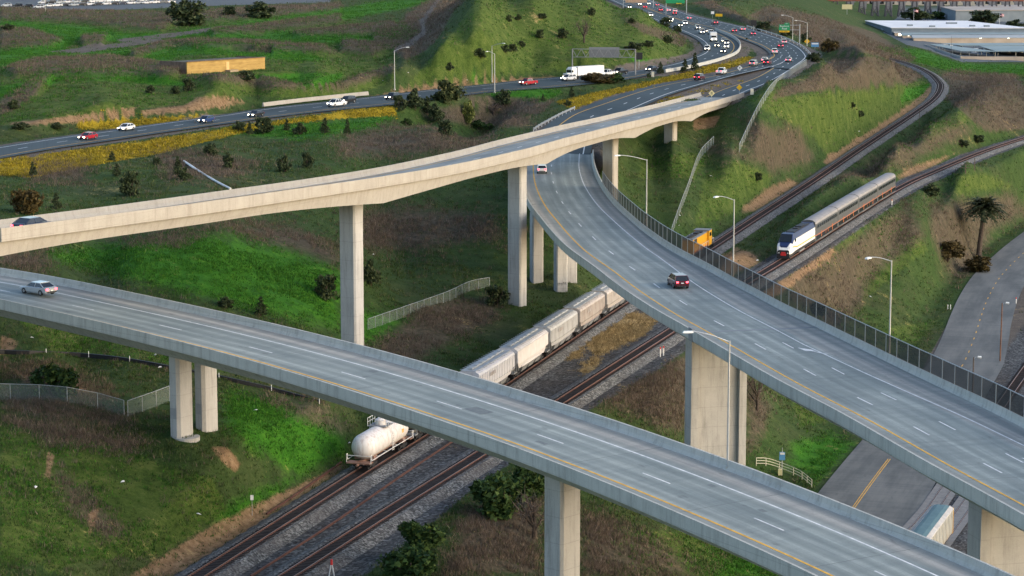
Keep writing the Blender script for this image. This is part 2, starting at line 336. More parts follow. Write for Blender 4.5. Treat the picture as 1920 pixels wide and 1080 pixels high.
# ---------------------------------------------------------------- terrain: control heights, then cut and fill along the alignments
KP = '''0 1080 3.5;150 1080 2.5;255 1078 1;100 900 7;0 900 8;0 760 10.5;120 745 10.5;235 775 8.7;300 745 8.5;345 815 7.6;395 805 7.3;470 850 5.5;560 880 2.5;450 960 2;620 835 3;600 760 6;690 790 2.5;350 900 4.8;250 1000 2.6;0 990 6
0 660 10.8;150 680 9;430 720 8;560 740 6.5;0 600 13;300 640 10;100 490 17;640 500 11;400 440 17.5;0 480 18;450 560 11.5;250 500 15.8;560 450 14;690 610 5;800 580 4;900 530 3.5;850 440 7.5;850 360 12.5;850 310 16;750 340 14;700 400 10.5;750 480 5.5;640 620 6
1000 600 1.5;960 575 2;1050 545 2;1100 530 2;1000 520 3;1000 440 8;950 330 14;780 640 2.5;850 680 .8;900 610 1.5;760 690 1.5;1120 480 3;1060 400 10;1080 320 14
0 330 18.5;200 300 19;400 270 18.8;600 250 18.6;800 240 18.2;950 230 17.8;985 262 17;900 275 17;600 300 18;300 330 18.5;480 330 17.5;650 300 17.5;100 400 18.5;1050 205 18.5
0 255 19.5;0 215 21.5;100 215 22;200 200 23;400 170 24;480 190 20;300 140 25.5;0 150 25.5;0 100 26;150 100 26;300 90 26;500 80 26;650 60 26;700 110 25.5;600 150 24;720 165 20.5;355 138 26;497 128 26;420 150 25.5;200 30 26;200 10 26;200 -20 26;500 10 26;650 20 26;0 40 26;0 -30 26;700 -30 26;500 40 26
740 100 26.5;760 150 23;790 40 27.5;820 0 28;840 100 29;900 42 36;900 0 41.5;900 100 28.5;1000 57 32;1000 2 40;1000 110 24.5;1100 57 31;1100 9 38;1100 110 25;1200 58 30;1200 22 35;1270 75 24.5;1240 50 28;1180 30 31;1290 85 22.5;860 0 38;830 60 32
1480 145 21.6;1420 165 21.5;1395 200 19;1385 235 15.5;1375 280 12.5;1510 123 22.6;1450 165 22.5;1425 205 19;1395 270 12.5;1560 113 23.5;1620 103 23.5;1690 120 20.5;1740 150 12;1650 180 13;1600 200 12;1650 240 3.0;1500 230 13.4;1450 300 8.4;1475 345 1.6;1550 280 4.5;1550 160 20;1620 140 19;1500 330 1.6;1430 255 14
1330 270 12;1400 290 10.5;1440 315 7;1475 352 1.5;1250 300 11.2;1200 330 9.5;1250 380 6;1300 400 4.2;1300 440 2;1200 280 12.5;1257 276 13.6;1240 292 11.3;1282 284 12.2;1160 300 12.5;1144 385 9;1350 180 19.5;1330 215 16.5;1300 245 14.5;1380 400 1.8;1200 420 4.5
1350 470 .8;1370 500 .8;1500 400 3;1550 370 4;1600 330 5;1680 270 7;1750 250 7.5;1800 230 8;1850 200 9;1900 170 9;1800 280 4.5;1700 330 2.5;1440 455 1.5;1850 250 3.5;1990 200 6
1560 430 -.3;1600 430 -2;1600 500 -7;1550 560 -8;1600 620 -13.5;1700 600 -15.5;1700 480 -8;1720 380 -.8;1800 370 -2.5;1780 450 -8.5;1840 480 -12.5;1900 400 -9;1920 330 -2;1850 310 -.3;1930 290 0;1480 520 -1.5;1450 560 -3;1350 620 -1.5;1300 680 -2.5;1260 660 -.5;1990 300 -1;1990 350 -6.5;1780 530 -14;1660 560 -12
1400 780 -10;1330 740 -5;1500 850 -16;1450 700 -11;1350 820 -11;1600 800 -17;1240 720 -1;1480 640 -9;1600 760 -17;1420 900 -16.5
1200 1000 -6;1450 1060 -13;1000 900 -1;930 960 -.6;800 1040 .5;720 1070 .2;1050 1080 -3;860 1080 .5;1150 850 -4;1100 900 -3.5;1300 900 -10;1250 1080 -7.5;1650 1080 -17
1700 800 -17;1850 650 -17;1900 560 -17;1990 500 -17;1900 900 -17;1990 1000 -17;1990 800 -17;1800 1050 -17
1780 162 4.3;1778 185 3.9;1762 203 3.4;1738 222 2.8;1800 190 4.6;1850 150 2;1900 140 -3;1850 125 -14;1800 108 -15;1800 130 -7;1700 90 -12;1660 75 -14;1560 92 9;1530 60 16;1500 60 16.5;1580 70 8;1640 88 -1;1600 60 -2;1650 50 -13;1400 10 21;1500 30 12;1560 30 2;1600 25 -10;1640 40 -15.5;1420 40 22.5;1460 40 20;1350 20 24.5;1320 18 24;1300 10 23;1400 30 24;1340 4 22;1780 95 -16.5;1940 110 -17;1900 60 -17;1750 40 -17;1900 10 -17;1660 10 -17;1800 -25 -17;1600 -10 -13;1500 0 10;1420 -15 18;1990 60 -17;1990 150 -3'''
cpts = [P(*map(float, q.split())) for ln in KP.split('\n') for q in ln.split(';')]
cpts += [np.array(q, float) for q in [(46,900,22),(60,960,22),(0,900,26),(-20,1100,27),(20,1300,23),(-200,1500,26),(60,1500,22),(150,1700,10),(330,1700,-17),(-300,1900,27),(0,1900,24),(400,1900,-17),(150,1900,5),
    (-35,150,6),(0,150,-1),(25,150,-9),(-45,180,5),(40,160,-17),(20,120,-12),(-20,120,0),(-60,330,14),(-90,420,18.5),(130,900,14),(110,1050,15)]]
def subs(p, n): 
    i = np.linspace(0, len(p)-1, n).astype(int); return [np.array(q) for q in p[i]]
for e, n in ((H1, 95), (HM, 40), (HA, 24), (HCr, 12)): cpts += [q-np.array([0,0,.15]) for q in subs((e[0]+e[1])/2, n)]
cpts += [q-np.array([0,0,.7]) for q in subs(PT1.p, 60)+subs(PT2.p, 44)]
cpts += subs(PS.p, 10)
cpts = np.array(cpts)
def warp(x, y): return x/y*F, F*62.0/y*1.15
cu, cw = warp(cpts[:,0], cpts[:,1])
def ker(a, b, c, d): return np.sqrt((a-c)**2+(b-d)**2+26.0**2)
K = ker(cu[:,None], cw[:,None], cu[None], cw[None]); K -= np.eye(len(cu))*0.6
A_ = np.block([[K, np.ones((len(cu),1))],[np.ones((1,len(cu))), np.zeros((1,1))]])
wts = np.linalg.solve(A_, np.concatenate([cpts[:,2], [0]]))
NU, NW = 620, 880
gu = np.linspace(-1260, 1260, NU); W0, W1 = 1900.0, 130.0
gw = np.linspace(W0, W1, NW)
def evalz(uu, ww):
    out = np.empty(uu.size)
    a, b = uu.ravel(), ww.ravel()*1.15
    for i in range(0, a.size, 4000):
        out[i:i+4000] = ker(a[i:i+4000,None], b[i:i+4000,None], cu[None], cw[None])@wts[:-1]+wts[-1]
    return out.reshape(uu.shape)
ku, kw = np.linspace(-1260, 1260, 156), np.linspace(W0, W1, 221)
kz = evalz(*np.meshgrid(ku, kw))
def bil(Z, fu, fw):
    fu = np.clip(fu, 0, Z.shape[1]-1.001); fw = np.clip(fw, 0, Z.shape[0]-1.001)
    i = fw.astype(int); j = fu.astype(int); a = fw-i; b = fu-j
    return (Z[i,j]*(1-b)+Z[i,j+1]*b)*(1-a)+(Z[i+1,j]*(1-b)+Z[i+1,j+1]*b)*a
GU, GW = np.meshgrid(gu, gw)
GZ = bil(kz, (GU+1260)/2520*155, (W0-GW)/(W0-W1)*220)
GY = F*62.0/GW; GX = GU/F*GY
def vnoise(x, y, s, seed):
    r = np.random.default_rng(seed).random((256,256)); a, b = x/s, y/s
    i, j = np.floor(a).astype(int), np.floor(b).astype(int); a, b = a-i, b-j
    a = a*a*(3-2*a); b = b*b*(3-2*b); g = lambda p, q: r[p % 256, q % 256]
    return (g(i,j)*(1-a)+g(i+1,j)*a)*(1-b)+(g(i,j+1)*(1-a)+g(i+1,j+1)*a)*b-0.5
GZ = GZ+vnoise(GX, GY, 9, 1)*0.45+vnoise(GX, GY, 3.5, 2)*0.25+vnoise(GX, GY, 28, 3)*0.5
def sstep(a, b, x): t = np.clip((x-a)/(b-a), 0, 1); return t*t*(3-2*t)
def carve(path, hw, depth, blend, flat=1.0, only_down=False):
    global GZ
    p = path.p; hwv = np.broadcast_to(np.asarray(hw, float), (len(p),)); mx = hwv.max()+flat+blend
    k = max(1, int(2.5/max(0.1, path.s[1]-path.s[0])))
    pp = p[::k]; hh = hwv[::k]
    x0, x1, y0, y1 = pp[:,0].min()-mx, pp[:,0].max()+mx, pp[:,1].min()-mx, pp[:,1].max()+mx
    m = np.nonzero((GX > x0) & (GX < x1) & (GY > y0) & (GY < y1)); X, Y = GX[m].astype(np.float32), GY[m].astype(np.float32)
    best = np.full(X.shape, 1e9, np.float32); bi = np.zeros(X.shape, int)
    for i in range(0, X.size, 20000):
        d = np.hypot(X[i:i+20000,None]-pp[None,:,0].astype(np.float32), Y[i:i+20000,None]-pp[None,:,1].astype(np.float32)); b = d.argmin(1)
        best[i:i+20000] = d[np.arange(len(b)), b]; bi[i:i+20000] = b
    t = sstep(hh[bi]+flat, hh[bi]+flat+blend, best); z = GZ[m]; tz = pp[bi,2]-depth
    nz = tz*(1-t)+z*t
    GZ[m] = np.minimum(z, nz) if only_down else nz
    return m, best-hh[bi]
pm, hw = mid(H1); c1 = carve(pm, hw, .25, 5, 1.2)
pm, hw = mid(HM); c2 = carve(pm, hw, .25, 5, 1.5)
pm, hw = mid(HA); c3 = carve(pm, hw, .25, 5, 1.2)
pm, hw = mid(HCr); c4 = carve(pm, hw, .25, 5, 1.2)
carve(PS, 8.0, .12, 7, 2.0)
carve(PT3, 3.0, .22, 4, 2.0); carve(PT4, 3.0, .22, 4, 2.0)
carve(PT1, 2.6, .72, 5, 1.0); carve(PT2, 2.6, .72, 5, 1.0)
carve(Path(spline([P(340,143,25.7), P(420,138,25.7), P(505,132,25.7)], 1.5)), 3.5, 0, 4)
qa = PA.sub(PA.nearpx(1003,290), PA.L, 3)
pA = Path([PA.at(q, 4.0) for q in qa]); carve(pA, 7.5, 4.2, 3, 0.5, True)
def terr(x, y):
    x, y = np.asarray(x, float), np.asarray(y, float)
    return bil(GZ, (x/y*F+1260)/2520*(NU-1), (W0-F*62/y)/(W0-W1)*(NW-1))
_ys = 1/np.linspace(1/130., 1/2000., 4000)
def G(px, py, dz=0.0):
    """first terrain point seen through a photo pixel"""
    d = ray(px, py); t = _ys/d[1]; x = d[0]*t; z = HC+d[2]*t; h = terr(x, _ys)
    k = np.nonzero(z < h)[0]; k = k[0] if len(k) else len(_ys)-1
    if k > 0:
        a, b = (z-h)[k-1], (h-z)[k]; f = a/(a+b+1e-9); yy = _ys[k-1]+(_ys[k]-_ys[k-1])*f
    else: yy = _ys[k]
    xx = d[0]*yy/d[1]; return np.array([xx, yy, float(terr(xx, yy))+dz])
# ---------------------------------------------------------------- ground cover zones (outlines on the photo, carried to the terrain)
ZN = {
'brush': '''0 18,330 28,520 12,640 5,640 20,520 35,460 40,330 45,300 62,150 45,0 42|0 55,60 60,118 80,90 92,0 95|150 72,205 68,190 85,155 88|10 135,60 118,200 110,300 125,350 140,310 150,150 148,30 148|0 190,60 160,100 145,70 180,30 205,0 215|245 105,300 85,380 78,600 90,640 105,500 100,330 90,250 112|395 60,500 48,640 30,640 45,500 62,400 70|545 65,640 55,700 50,740 40,745 60,700 65,560 72|350 142,500 150,560 165,640 160,700 140,740 125,740 140,640 178,500 172,400 160|740 100,760 30,800 0,875 0,850 22,830 60,800 95,760 115|700 60,760 40,745 100,700 85|640 80,740 90,700 110,640 100
640 265,700 245,820 240,870 262,930 255,900 280,800 290,700 290,640 300|780 205,860 195,980 215,1000 235,900 240,800 225|300 290,420 290,480 310,420 335,320 330|60 300,160 310,160 345,60 335|860 180,960 178,1040 190,1010 215,930 210
640 400,760 385,930 400,940 450,800 470,700 470,640 450|370 415,560 425,640 475,640 500,560 470,450 440|0 470,80 470,100 500,60 510,0 500|200 450,330 440,400 430,330 460|690 650,800 570,860 555,940 560,930 600,850 640,770 690,700 670|20 745,120 745,240 790,230 800,100 790,20 770|500 745,600 750,660 800,640 820,560 790|0 690,100 690,230 745,150 750,60 720
1510 150,1560 110,1640 105,1740 140,1700 160,1600 165,1500 175,1440 190,1470 160|1400 215,1440 230,1500 240,1530 300,1450 330,1400 300|1320 275,1380 275,1440 310,1400 305,1330 290|1480 60,1400 30,1440 10,1540 30,1640 60,1720 110,1700 120,1600 95,1540 95|1300 5,1330 0,1460 60,1440 62,1380 40|1740 150,1790 130,1900 140,1930 170,1930 240,1850 250,1780 190|1560 330,1620 310,1700 260,1800 230,1830 240,1750 290,1650 330|1480 500,1560 470,1640 420,1700 380,1740 440,1640 520,1600 600,1560 620,1480 560|1740 380,1900 360,1930 400,1860 440,1830 520,1780 520,1740 440|1250 670,1300 650,1310 760,1280 820,1200 780,1100 745|1395 700,1450 760,1430 830,1395 860|880 960,1010 900,1010 1080,830 1080|1095 960,1250 1020,1300 1080,1095 1080|20 790,140 800,260 830,240 850,90 830|90 860,140 900,230 990,200 1010,130 950|1160 30,1290 70,1280 90,1200 60''',
'bright': '''100 480,230 455,420 440,560 475,640 510,640 625,560 600,400 560,150 495|0 45,60 48,150 52,240 66,300 66,240 76,170 72,140 74,120 90,100 97,0 108,0 100,80 92,115 85,110 70,60 58,0 52|0 112,100 106,180 100,240 96,230 103,120 108,0 122|340 62,430 56,480 48,560 42,640 35,760 12,800 2,770 0,690 10,600 28,500 40,420 50|330 66,400 66,490 72,600 78,600 86,500 82,400 78,340 72|270 112,300 98,370 92,450 92,520 98,600 110,560 112,500 105,420 100,350 100,300 112|490 72,500 66,545 62,545 70,600 72,700 72,745 62,750 48,740 40,782 60,760 76,700 80,600 78,545 76|0 165,40 158,90 146,120 146,60 170,30 180,0 180|100 146,200 140,300 150,350 158,300 156,200 148|470 145,560 140,600 140,540 160,480 158|560 168,600 147,640 140,600 172|430 740,560 760,640 790,650 850,560 890,470 840,420 790|400 1000,430 945,560 890,490 945|1490 830,1560 815,1600 835,1530 900,1480 870|1420 1020,1500 1075,1350 1080|640 570,760 600,700 640,660 640|1700 170,1740 160,1730 175,1690 190|1650 90,1720 95,1800 122,1930 125,1930 138,1800 135,1700 108|400 246,640 226,740 218,700 242,560 262|880 150,960 168,1050 172,1020 190,930 180|1180 110,1260 118,1200 130''',
'olive': '''0 25,640 25,745 60,740 150,640 190,480 180,300 200,0 235|1400 190,1440 170,1480 180,1560 172,1740 150,1742 180,1640 245,1550 295,1520 250,1450 215|1560 305,1640 305,1760 225,1830 190,1850 205,1740 275,1660 325|1200 285,1340 290,1300 335,1200 335|760 165,850 60,900 -10,1180 -10,1290 75,1280 110,1100 130,900 148|1380 300,1450 330,1440 350,1380 400,1300 430,1320 330|1760 330,1850 325,1900 350,1800 365|1540 560,1600 640,1560 690,1700 660,1760 600,1640 620|1470 700,1500 800,1600 780,1560 720|60 1020,120 1000,150 1050,90 1075|0 800,180 830,400 900,430 960,300 1040,0 1060|1150 990,1420 1010,1500 1080,1150 1080|120 175,250 160,430 170,330 195,150 205|1640 420,1700 400,1740 470,1620 560,1600 500|1500 500,1560 480,1600 420,1640 400,1560 520|0 570,300 620,430 640,430 700,100 660''',
'yellow': '''0 299,120 286,300 261,470 234,560 222,640 209,740 199,745 215,640 222,520 234,420 257,300 288,180 308,60 332,0 328|140 228,230 225,330 220,400 215,330 229,220 241,150 243|1045 192,1100 178,1200 158,1310 127,1400 107,1420 112,1330 148,1240 163,1150 178,1080 206|1222 190,1300 169,1390 149,1400 156,1320 175,1240 195''',
'dirt': '''15 230,150 216,300 203,420 192,482 193,400 203,300 213,150 229,30 236|370 182,430 180,460 190,400 198,340 202|200 204,260 200,250 210,200 214|690 181,760 166,900 152,1040 143,1060 147,900 160,740 178|642 866,560 910,470 948,400 985,320 1035,245 1080,335 1080,440 1022,510 972,600 915,662 880|1390 388,1450 346,1480 336,1500 348,1420 395,1390 400|1540 300,1640 240,1720 185,1745 160,1752 180,1690 235,1600 292,1550 312|1340 490,1380 462,1420 480,1420 500,1360 520|1680 330,1740 300,1790 288,1760 312,1690 345|394 838,425 838,452 872,440 884,415 862|0 625,34 640,22 665,0 665|1300 222,1352 216,1340 240,1300 245|88 845,104 852,98 880,92 902,84 890|166 962,186 952,178 985,168 1000|1490 470,1570 440,1560 480,1450 560,1420 545|760 1040,800 1000,815 1015,790 1060|480 205,640 190,650 196,500 214|20 690,180 735,140 745,40 715''',
'gravel': '''340 1080,445 1022,515 974,605 915,700 858,880 725,1050 630,1170 570,1250 590,1310 640,1240 690,1050 800,900 905,800 990,690 1075,640 1090|1540 430,1640 370,1660 380,1500 500,1430 540,1390 525''',
'straw': '''1085 640,1130 612,1180 588,1230 598,1205 626,1150 652,1120 662|1060 662,1090 650,1085 668,1062 672|1090 690,1120 672,1118 690,1095 702''',
'path': '''1725 700,1800 565,1872 482,1935 425,1935 690,1868 775,1750 760|735 100,760 85,790 60,785 40,810 10,820 -5,828 -5,797 45,802 62,766 92,743 104|215 74,330 61,420 48,440 52,330 69,230 80|90 97,230 80,300 72,310 77,150 100''',
'lot': '''1655 60,1700 52,1940 50,1940 116,1803 116,1735 92,1700 84|1700 22,1940 18,1940 50,1660 48|60 22,230 18,420 10,620 4,620 -40,-60 -40,-60 12,60 14''',
}
def polydist(px, py, poly):
    n = len(poly); d = np.full(px.shape, 1e9); ins = np.zeros(px.shape, bool)
    for i in range(n):
        ax, ay = poly[i]; bx, by = poly[(i+1) % n]; ex, ey = bx-ax, by-ay
        t = np.clip(((px-ax)*ex+(py-ay)*ey)/(ex*ex+ey*ey+1e-9), 0, 1)
        d = np.minimum(d, (px-ax-t*ex)**2+(py-ay-t*ey)**2)
        c = (ay > py) != (by > py); ins ^= c & (px < ex*(py-ay)/(ey if ey else 1e-9)+ax)
    d = np.sqrt(d); return np.where(ins, d, -d)
GPX, GPY = proj(GX, GY, GZ)
ATT = {}
for ch, txt in ZN.items():
    a = np.zeros(GX.shape)
    for pl in txt.replace('\n', '|').split('|'):
        po = [tuple(map(float, q.split())) for q in pl.split(',')]; xs = [q[0] for q in po]; ys = [q[1] for q in po]
        f = 9.0 if np.mean(ys) > 260 else 4.0
        if ch in ('lot', 'yellow', 'path'): f *= .5
        if ch in ('brush', 'bright'): f *= 3.0 if np.mean(ys) > 200 else 1.2
        if ch == 'dirt' and np.ptp(xs) < 80: f *= .6
        m = (GPX > min(xs)-2*f) & (GPX < max(xs)+2*f) & (GPY > min(ys)-2*f) & (GPY < max(ys)+2*f)
        if m.any(): sh = f*.7 if ch == 'bright' and np.mean(ys) < 200 else 0
        a[m] = np.maximum(a[m], sstep(-f-sh, f-sh, polydist(GPX[m], GPY[m], po)))
    ATT[ch] = a
def dist_to(path, mx):
    p = path.p[::2]; out = np.full(GX.shape, 1e3)
    m = np.nonzero((GX > p[:,0].min()-mx) & (GX < p[:,0].max()+mx) & (GY > p[:,1].min()-mx) & (GY < p[:,1].max()+mx))
    X, Y = GX[m], GY[m]; b = np.empty(X.shape)
    for i in range(0, X.size, 20000):
        b[i:i+20000] = np.hypot(X[i:i+20000,None]-p[None,:,0], Y[i:i+20000,None]-p[None,:,1]).min(1)
    out[m] = b; return out
D1, D2 = dist_to(PT1, 12), dist_to(PT2, 12)
ATT['gravel'] = np.maximum(ATT['gravel'], np.maximum(1-sstep(2.6, 3.9, D1), 1-sstep(3.4, 5.2, D2)))
for p_ in (PT3, PT4): ATT['gravel'] = np.maximum(ATT['gravel'], 1-sstep(4, 9, dist_to(p_, 12)))
for p_, h_ in (mid(H1), mid(HM), mid(HA), mid(HCr)):     # bare shoulders beside the highways
    ATT['path'] = np.maximum(ATT['path'], .8*(1-sstep(h_.mean()+.6, h_.mean()+2.2, dist_to(p_, 16))))
for ch in ('brush', 'bright', 'yellow', 'olive'): ATT[ch] *= 1-ATT['gravel']
ATT['dirt'] *= 1-ATT['gravel']*.8
_rel = ATT['brush']*1.7*(1-sstep(700, 800, GPX))*(1-sstep(160, 200, GPY))*(1-sstep(5, 25, 30-GPY))
_rel *= np.where((GPX > 335) & (GPX < 510) & (GPY > 95) & (GPY < 150), 0, 1); GZ += _rel
def terrain_mat():
    m, t, b = newmat('grassy_hillside_soil')
    at = {k: N(t, 'Attribute', attribute_name=k).outputs['Fac'] for k in ZN}
    v = texco(t); n1 = noise(t, v, 0.045, 6, 0.62); n2 = noise(t, v, 0.35, 6, 0.7); n3 = noise(t, v, 2.2, 5, 0.75)
    vs_ = texco(t, 'Object', (0.8,0.8,0.14)); n4 = noise(t, vs_, 1.6, 5, 0.7)
    nn = mth(t, 'ADD', mth(t, 'MULTIPLY', n2, 0.6), mth(t, 'MULTIPLY', n3, 0.4))
    g = ramp(t, nn, [(0.34, (0.018,0.036,0.010)), (0.5, (0.034,0.066,0.016)), (0.66, (0.066,0.094,0.028))])
    dry = ramp(t, nn, [(0.36, (0.050,0.040,0.026)), (0.64, (0.115,0.090,0.058))])
    c = mix(t, ramp(t, n1, [(0.46, (0,0,0)), (0.66, (0.34,0.34,0.34))]), g, dry)
    # layers
    def lay(c, ch, col, amp=1.0, lo=0.35, hi=0.62, top=1.0, lw=1.3):
        k = mth(t, 'ADD', at[ch], mth(t, 'MULTIPLY', mth(t, 'SUBTRACT', nn, 0.5), amp*2.4))
        k = mth(t, 'ADD', k, mth(t, 'MULTIPLY', mth(t, 'SUBTRACT', n1, 0.5), amp*lw))
        return mix(t, ramp(t, k, [(lo, (0,0,0)), (hi, (top,)*3)]), c, col)
    c = lay(c, 'olive', ramp(t, nn, [(0.34, (0.026,0.050,0.009)), (0.5, (0.062,0.098,0.018)), (0.68, (0.125,0.145,0.042))]), .9, .25, .85, .9)
    c = lay(c, 'bright', ramp(t, nn, [(0.34, (0.017,0.072,0.006)), (0.5, (0.034,0.140,0.009)), (0.68, (0.078,0.190,0.016))]), .95, .25, .85, .92)
    c = lay(c, 'brush', ramp(t, n4, [(0.34, (0.050,0.038,0.029)), (0.52, (0.092,0.068,0.052)), (0.7, (0.150,0.112,0.086))]), .75, .36, .9, .8, .9)
    c = lay(c, 'yellow', ramp(t, nn, [(0.36, (0.06,0.06,0.012)), (0.48, (0.24,0.175,0.012)), (0.66, (0.36,0.26,0.02))]), .9, .3, .7)
    c = lay(c, 'path', ramp(t, nn, [(0.34, (0.085,0.072,0.062)), (0.66, (0.15,0.13,0.11))]), .35)
    c = lay(c, 'dirt', ramp(t, n4, [(0.34, (0.125,0.078,0.045)), (0.5, (0.215,0.135,0.076)), (0.68, (0.32,0.215,0.13))]), 1.0, .3, .8, .9)
    vo = N(t, 'TexVoronoi'); vo.inputs['Scale'].default_value = 3.2; t.links.new(v, vo.inputs['Vector'])
    gr = mix(t, 0.6, ramp(t, nn, [(0.36, (0.028,0.028,0.030)), (0.62, (0.115,0.122,0.125))]), ramp(t, vo.outputs['Color'], [(0.2, (0.02,0.02,0.022)), (0.6, (0.09,0.093,0.097)), (0.9, (0.26,0.27,0.27))]))
    gr = mix(t, ramp(t, n1, [(0.45, (0,0,0)), (0.6, (0.6,0.6,0.6))]), gr, ramp(t, n3, [(0.4, (0.035,0.028,0.027)), (0.65, (0.075,0.066,0.06))]))
    c = lay(c, 'gravel', gr, .3)
    c = lay(c, 'straw', ramp(t, n3, [(0.38, (0.14,0.105,0.05)), (0.62, (0.42,0.31,0.15))]), 1.1)
    c = lay(c, 'lot', (0.115,0.13,0.14), .08)
    t.links.new(c, b.inputs['Base Color']); b.inputs['Roughness'].default_value = 0.95; b.inputs['Specular IOR Level'].default_value = 0.1
    bump(t, b, mth(t, 'ADD', n3, n2), 0.7, 0.35); return m
M['soil'] = terrain_mat()
def build_terrain():
    me = bpy.data.meshes.new('terrain'); nv = NU*NW
    X, Y, Z = GX.copy(), GY.copy(), GZ.copy()
    Xf = np.stack([X, Y, Z], -1).reshape(-1, 3)
    ext = []                                                  # far rows on to the horizon
    for yk, zk in ((2600, None), (4500, None), (9000, None)):
        z = Z[-1].copy(); z = z*np.exp(-(yk-2000)/2500)-17*(1-np.exp(-(yk-2000)/2500))
        ext.append(np.stack([gu/F*yk*1.0, np.full(NU, yk), z], -1))
    Xf = np.concatenate([Xf]+ext); nr = NW+len(ext)
    i, j = np.meshgrid(np.arange(nr-1), np.arange(NU-1), indexing='ij'); a = (i*NU+j).ravel()
    fc = np.stack([a, a+1, a+NU+1, a+NU], 1)
    me.vertices.add(len(Xf)); me.vertices.foreach_set('co', Xf.astype(np.float32).ravel())
    me.loops.add(fc.size); me.loops.foreach_set('vertex_index', fc.astype(np.int32).ravel())
    me.polygons.add(len(fc)); me.polygons.foreach_set('loop_start', (np.arange(len(fc))*4).astype(np.int32)); me.polygons.foreach_set('loop_total', np.full(len(fc), 4, np.int32))
    me.polygons.foreach_set('use_smooth', np.ones(len(fc), bool))
    for k, v in ATT.items():
        at = me.attributes.new(k, 'FLOAT', 'POINT'); at.data.foreach_set('value', np.concatenate([v.ravel(), np.zeros(NU*len(ext))]).astype(np.float32))
    me.update(); me.validate(); me.materials.append(M['soil'])
    o = bpy.data.objects.new('terrain', me); COL.objects.link(o); tag(o, kind='structure')
build_terrain()
# ---------------------------------------------------------------- low plants: every blade is a small face
def tufts(name, label_mat, ws, count, h0, spread, blades, wd, lean=0.35):
    acc = []
    tries = 0
    while sum(len(a) for a in acc) < count and tries < 60:
        tries += 1
        u = rng.uniform(-1010, 1010, 60000); ww = rng.uniform(F*62/1500., 1340, 60000)
        fu = (u+1260)/2520*(NU-1); fw = (W0-ww)/(W0-W1)*(NW-1)
        pr = np.clip(sum(bil(ATT[k], fu, fw)*s for k, s in ws.items() if k != '1')+ws.get('1', 0), 0, 1)
        pr *= (1 if 'straw' in ws else 1-bil(ATT['gravel'], fu, fw))*(1-bil(ATT['lot'], fu, fw))*(1-.9*bil(ATT['path'], fu, fw))
        if 'dirt' not in ws: pr *= 1-.85*bil(ATT['dirt'], fu, fw)
        y = F*62/ww; x = u/F*y
        pr *= np.clip(0.55+vnoise(x, y, 6, 21)*1.1+vnoise(x, y, 1.7, 22)*.8, 0.03, 1)
        k = rng.random(60000) < pr; acc.append(np.stack([x[k], y[k]], 1))
    p = np.concatenate(acc)[:count]; z = terr(p[:,0], p[:,1])
    road = np.ones(len(p), bool)
    for pa_, h_ in ROADX:
        q = pa_.p[::3]
        for i in range(0, len(p), 20000): road[i:i+20000] &= np.hypot(p[i:i+20000,0,None]-q[None,:,0], p[i:i+20000,1,None]-q[None,:,1]).min(1) > h_
    p, z = p[road], z[road]; n = len(p)
    sc = (p[:,1]/300.0)**0.55*rng.uniform(.6, 1.35, n)
    nb = n*blades; base = np.repeat(np.stack([p[:,0], p[:,1], z-.05], 1), blades, 0); s = np.repeat(sc, blades)
    th = rng.uniform(0, 2*np.pi, nb); r = rng.uniform(0, spread, nb)*s
    base[:,0] += np.cos(th)*r; base[:,1] += np.sin(th)*r
    h = h0*s*rng.uniform(.5, 1.2, nb); w_ = wd*s*rng.uniform(.7, 1.3, nb); t2 = rng.uniform(0, np.pi, nb)
    dx, dy = np.cos(t2)*w_/2, np.sin(t2)*w_/2; lx, ly = rng.normal(0, lean, nb)*h, rng.normal(0, lean, nb)*h
    V = np.empty((nb, 3, 3), np.float32)
    V[:,0] = base-np.stack([dx, dy, 0*dx], 1); V[:,1] = base+np.stack([dx, dy, 0*dx], 1); V[:,2] = base+np.stack([lx, ly, h], 1)
    me = bpy.data.meshes.new(name); me.vertices.add(nb*3); me.vertices.foreach_set('co', V.ravel())
    me.loops.add(nb*3); me.loops.foreach_set('vertex_index', np.arange(nb*3, dtype=np.int32))
    me.polygons.add(nb); me.polygons.foreach_set('loop_start', (np.arange(nb)*3).astype(np.int32)); me.polygons.foreach_set('loop_total', np.full(nb, 3, np.int32))
    me.update(); me.materials.append(label_mat); o = bpy.data.objects.new(name, me); COL.objects.link(o)
    return tag(o, kind='stuff')
ROADX = [(mid(H1)[0], 7.5), (mid(HM)[0], 10.5), (mid(HA)[0], 8.0), (mid(HCr)[0], 7.0), (PT1, 3.2), (PT2, 3.2), (PS, 7.5)]
M['blade'] = leafmat('grass_blades', (0.018,0.038,0.009), (0.052,0.092,0.020), (0.12,0.13,0.048))
M['bladeb'] = leafmat('fresh_grass_blades', (0.015,0.066,0.006), (0.036,0.142,0.010), (0.085,0.20,0.018))
M['stalk'] = leafmat('dry_brush_stalks', (0.060,0.045,0.034), (0.135,0.102,0.078), (0.24,0.195,0.15))
M['flower'] = leafmat('yellow_flower_heads', (0.10,0.09,0.012), (0.32,0.235,0.014), (0.46,0.35,0.03))
tag(tufts('grass', M['blade'], {'1': .5, 'brush': -.35, 'yellow': -.4, 'bright': -.5}, 125000, .30, .45, 6, .085), 'low dark green grass and weeds over the embankments', 'grass')
tag(tufts('fresh_grass', M['bladeb'], {'bright': .9, 'olive': .25}, 64000, .27, .45, 6, .09), 'bright green new grass on the slopes', 'grass')
tag(tufts('dry_brush', M['stalk'], {'brush': .7, '1': .03, 'bright': -.1}, 80000, .56, .5, 6, .05, .4), 'brown dry brush stalks over the slopes', 'brush')
tag(tufts('yellow_flowers', M['flower'], {'yellow': 1.0}, 12000, .27, .5, 8, .14, .5), 'band of yellow wild flowers along the highway', 'flowers')
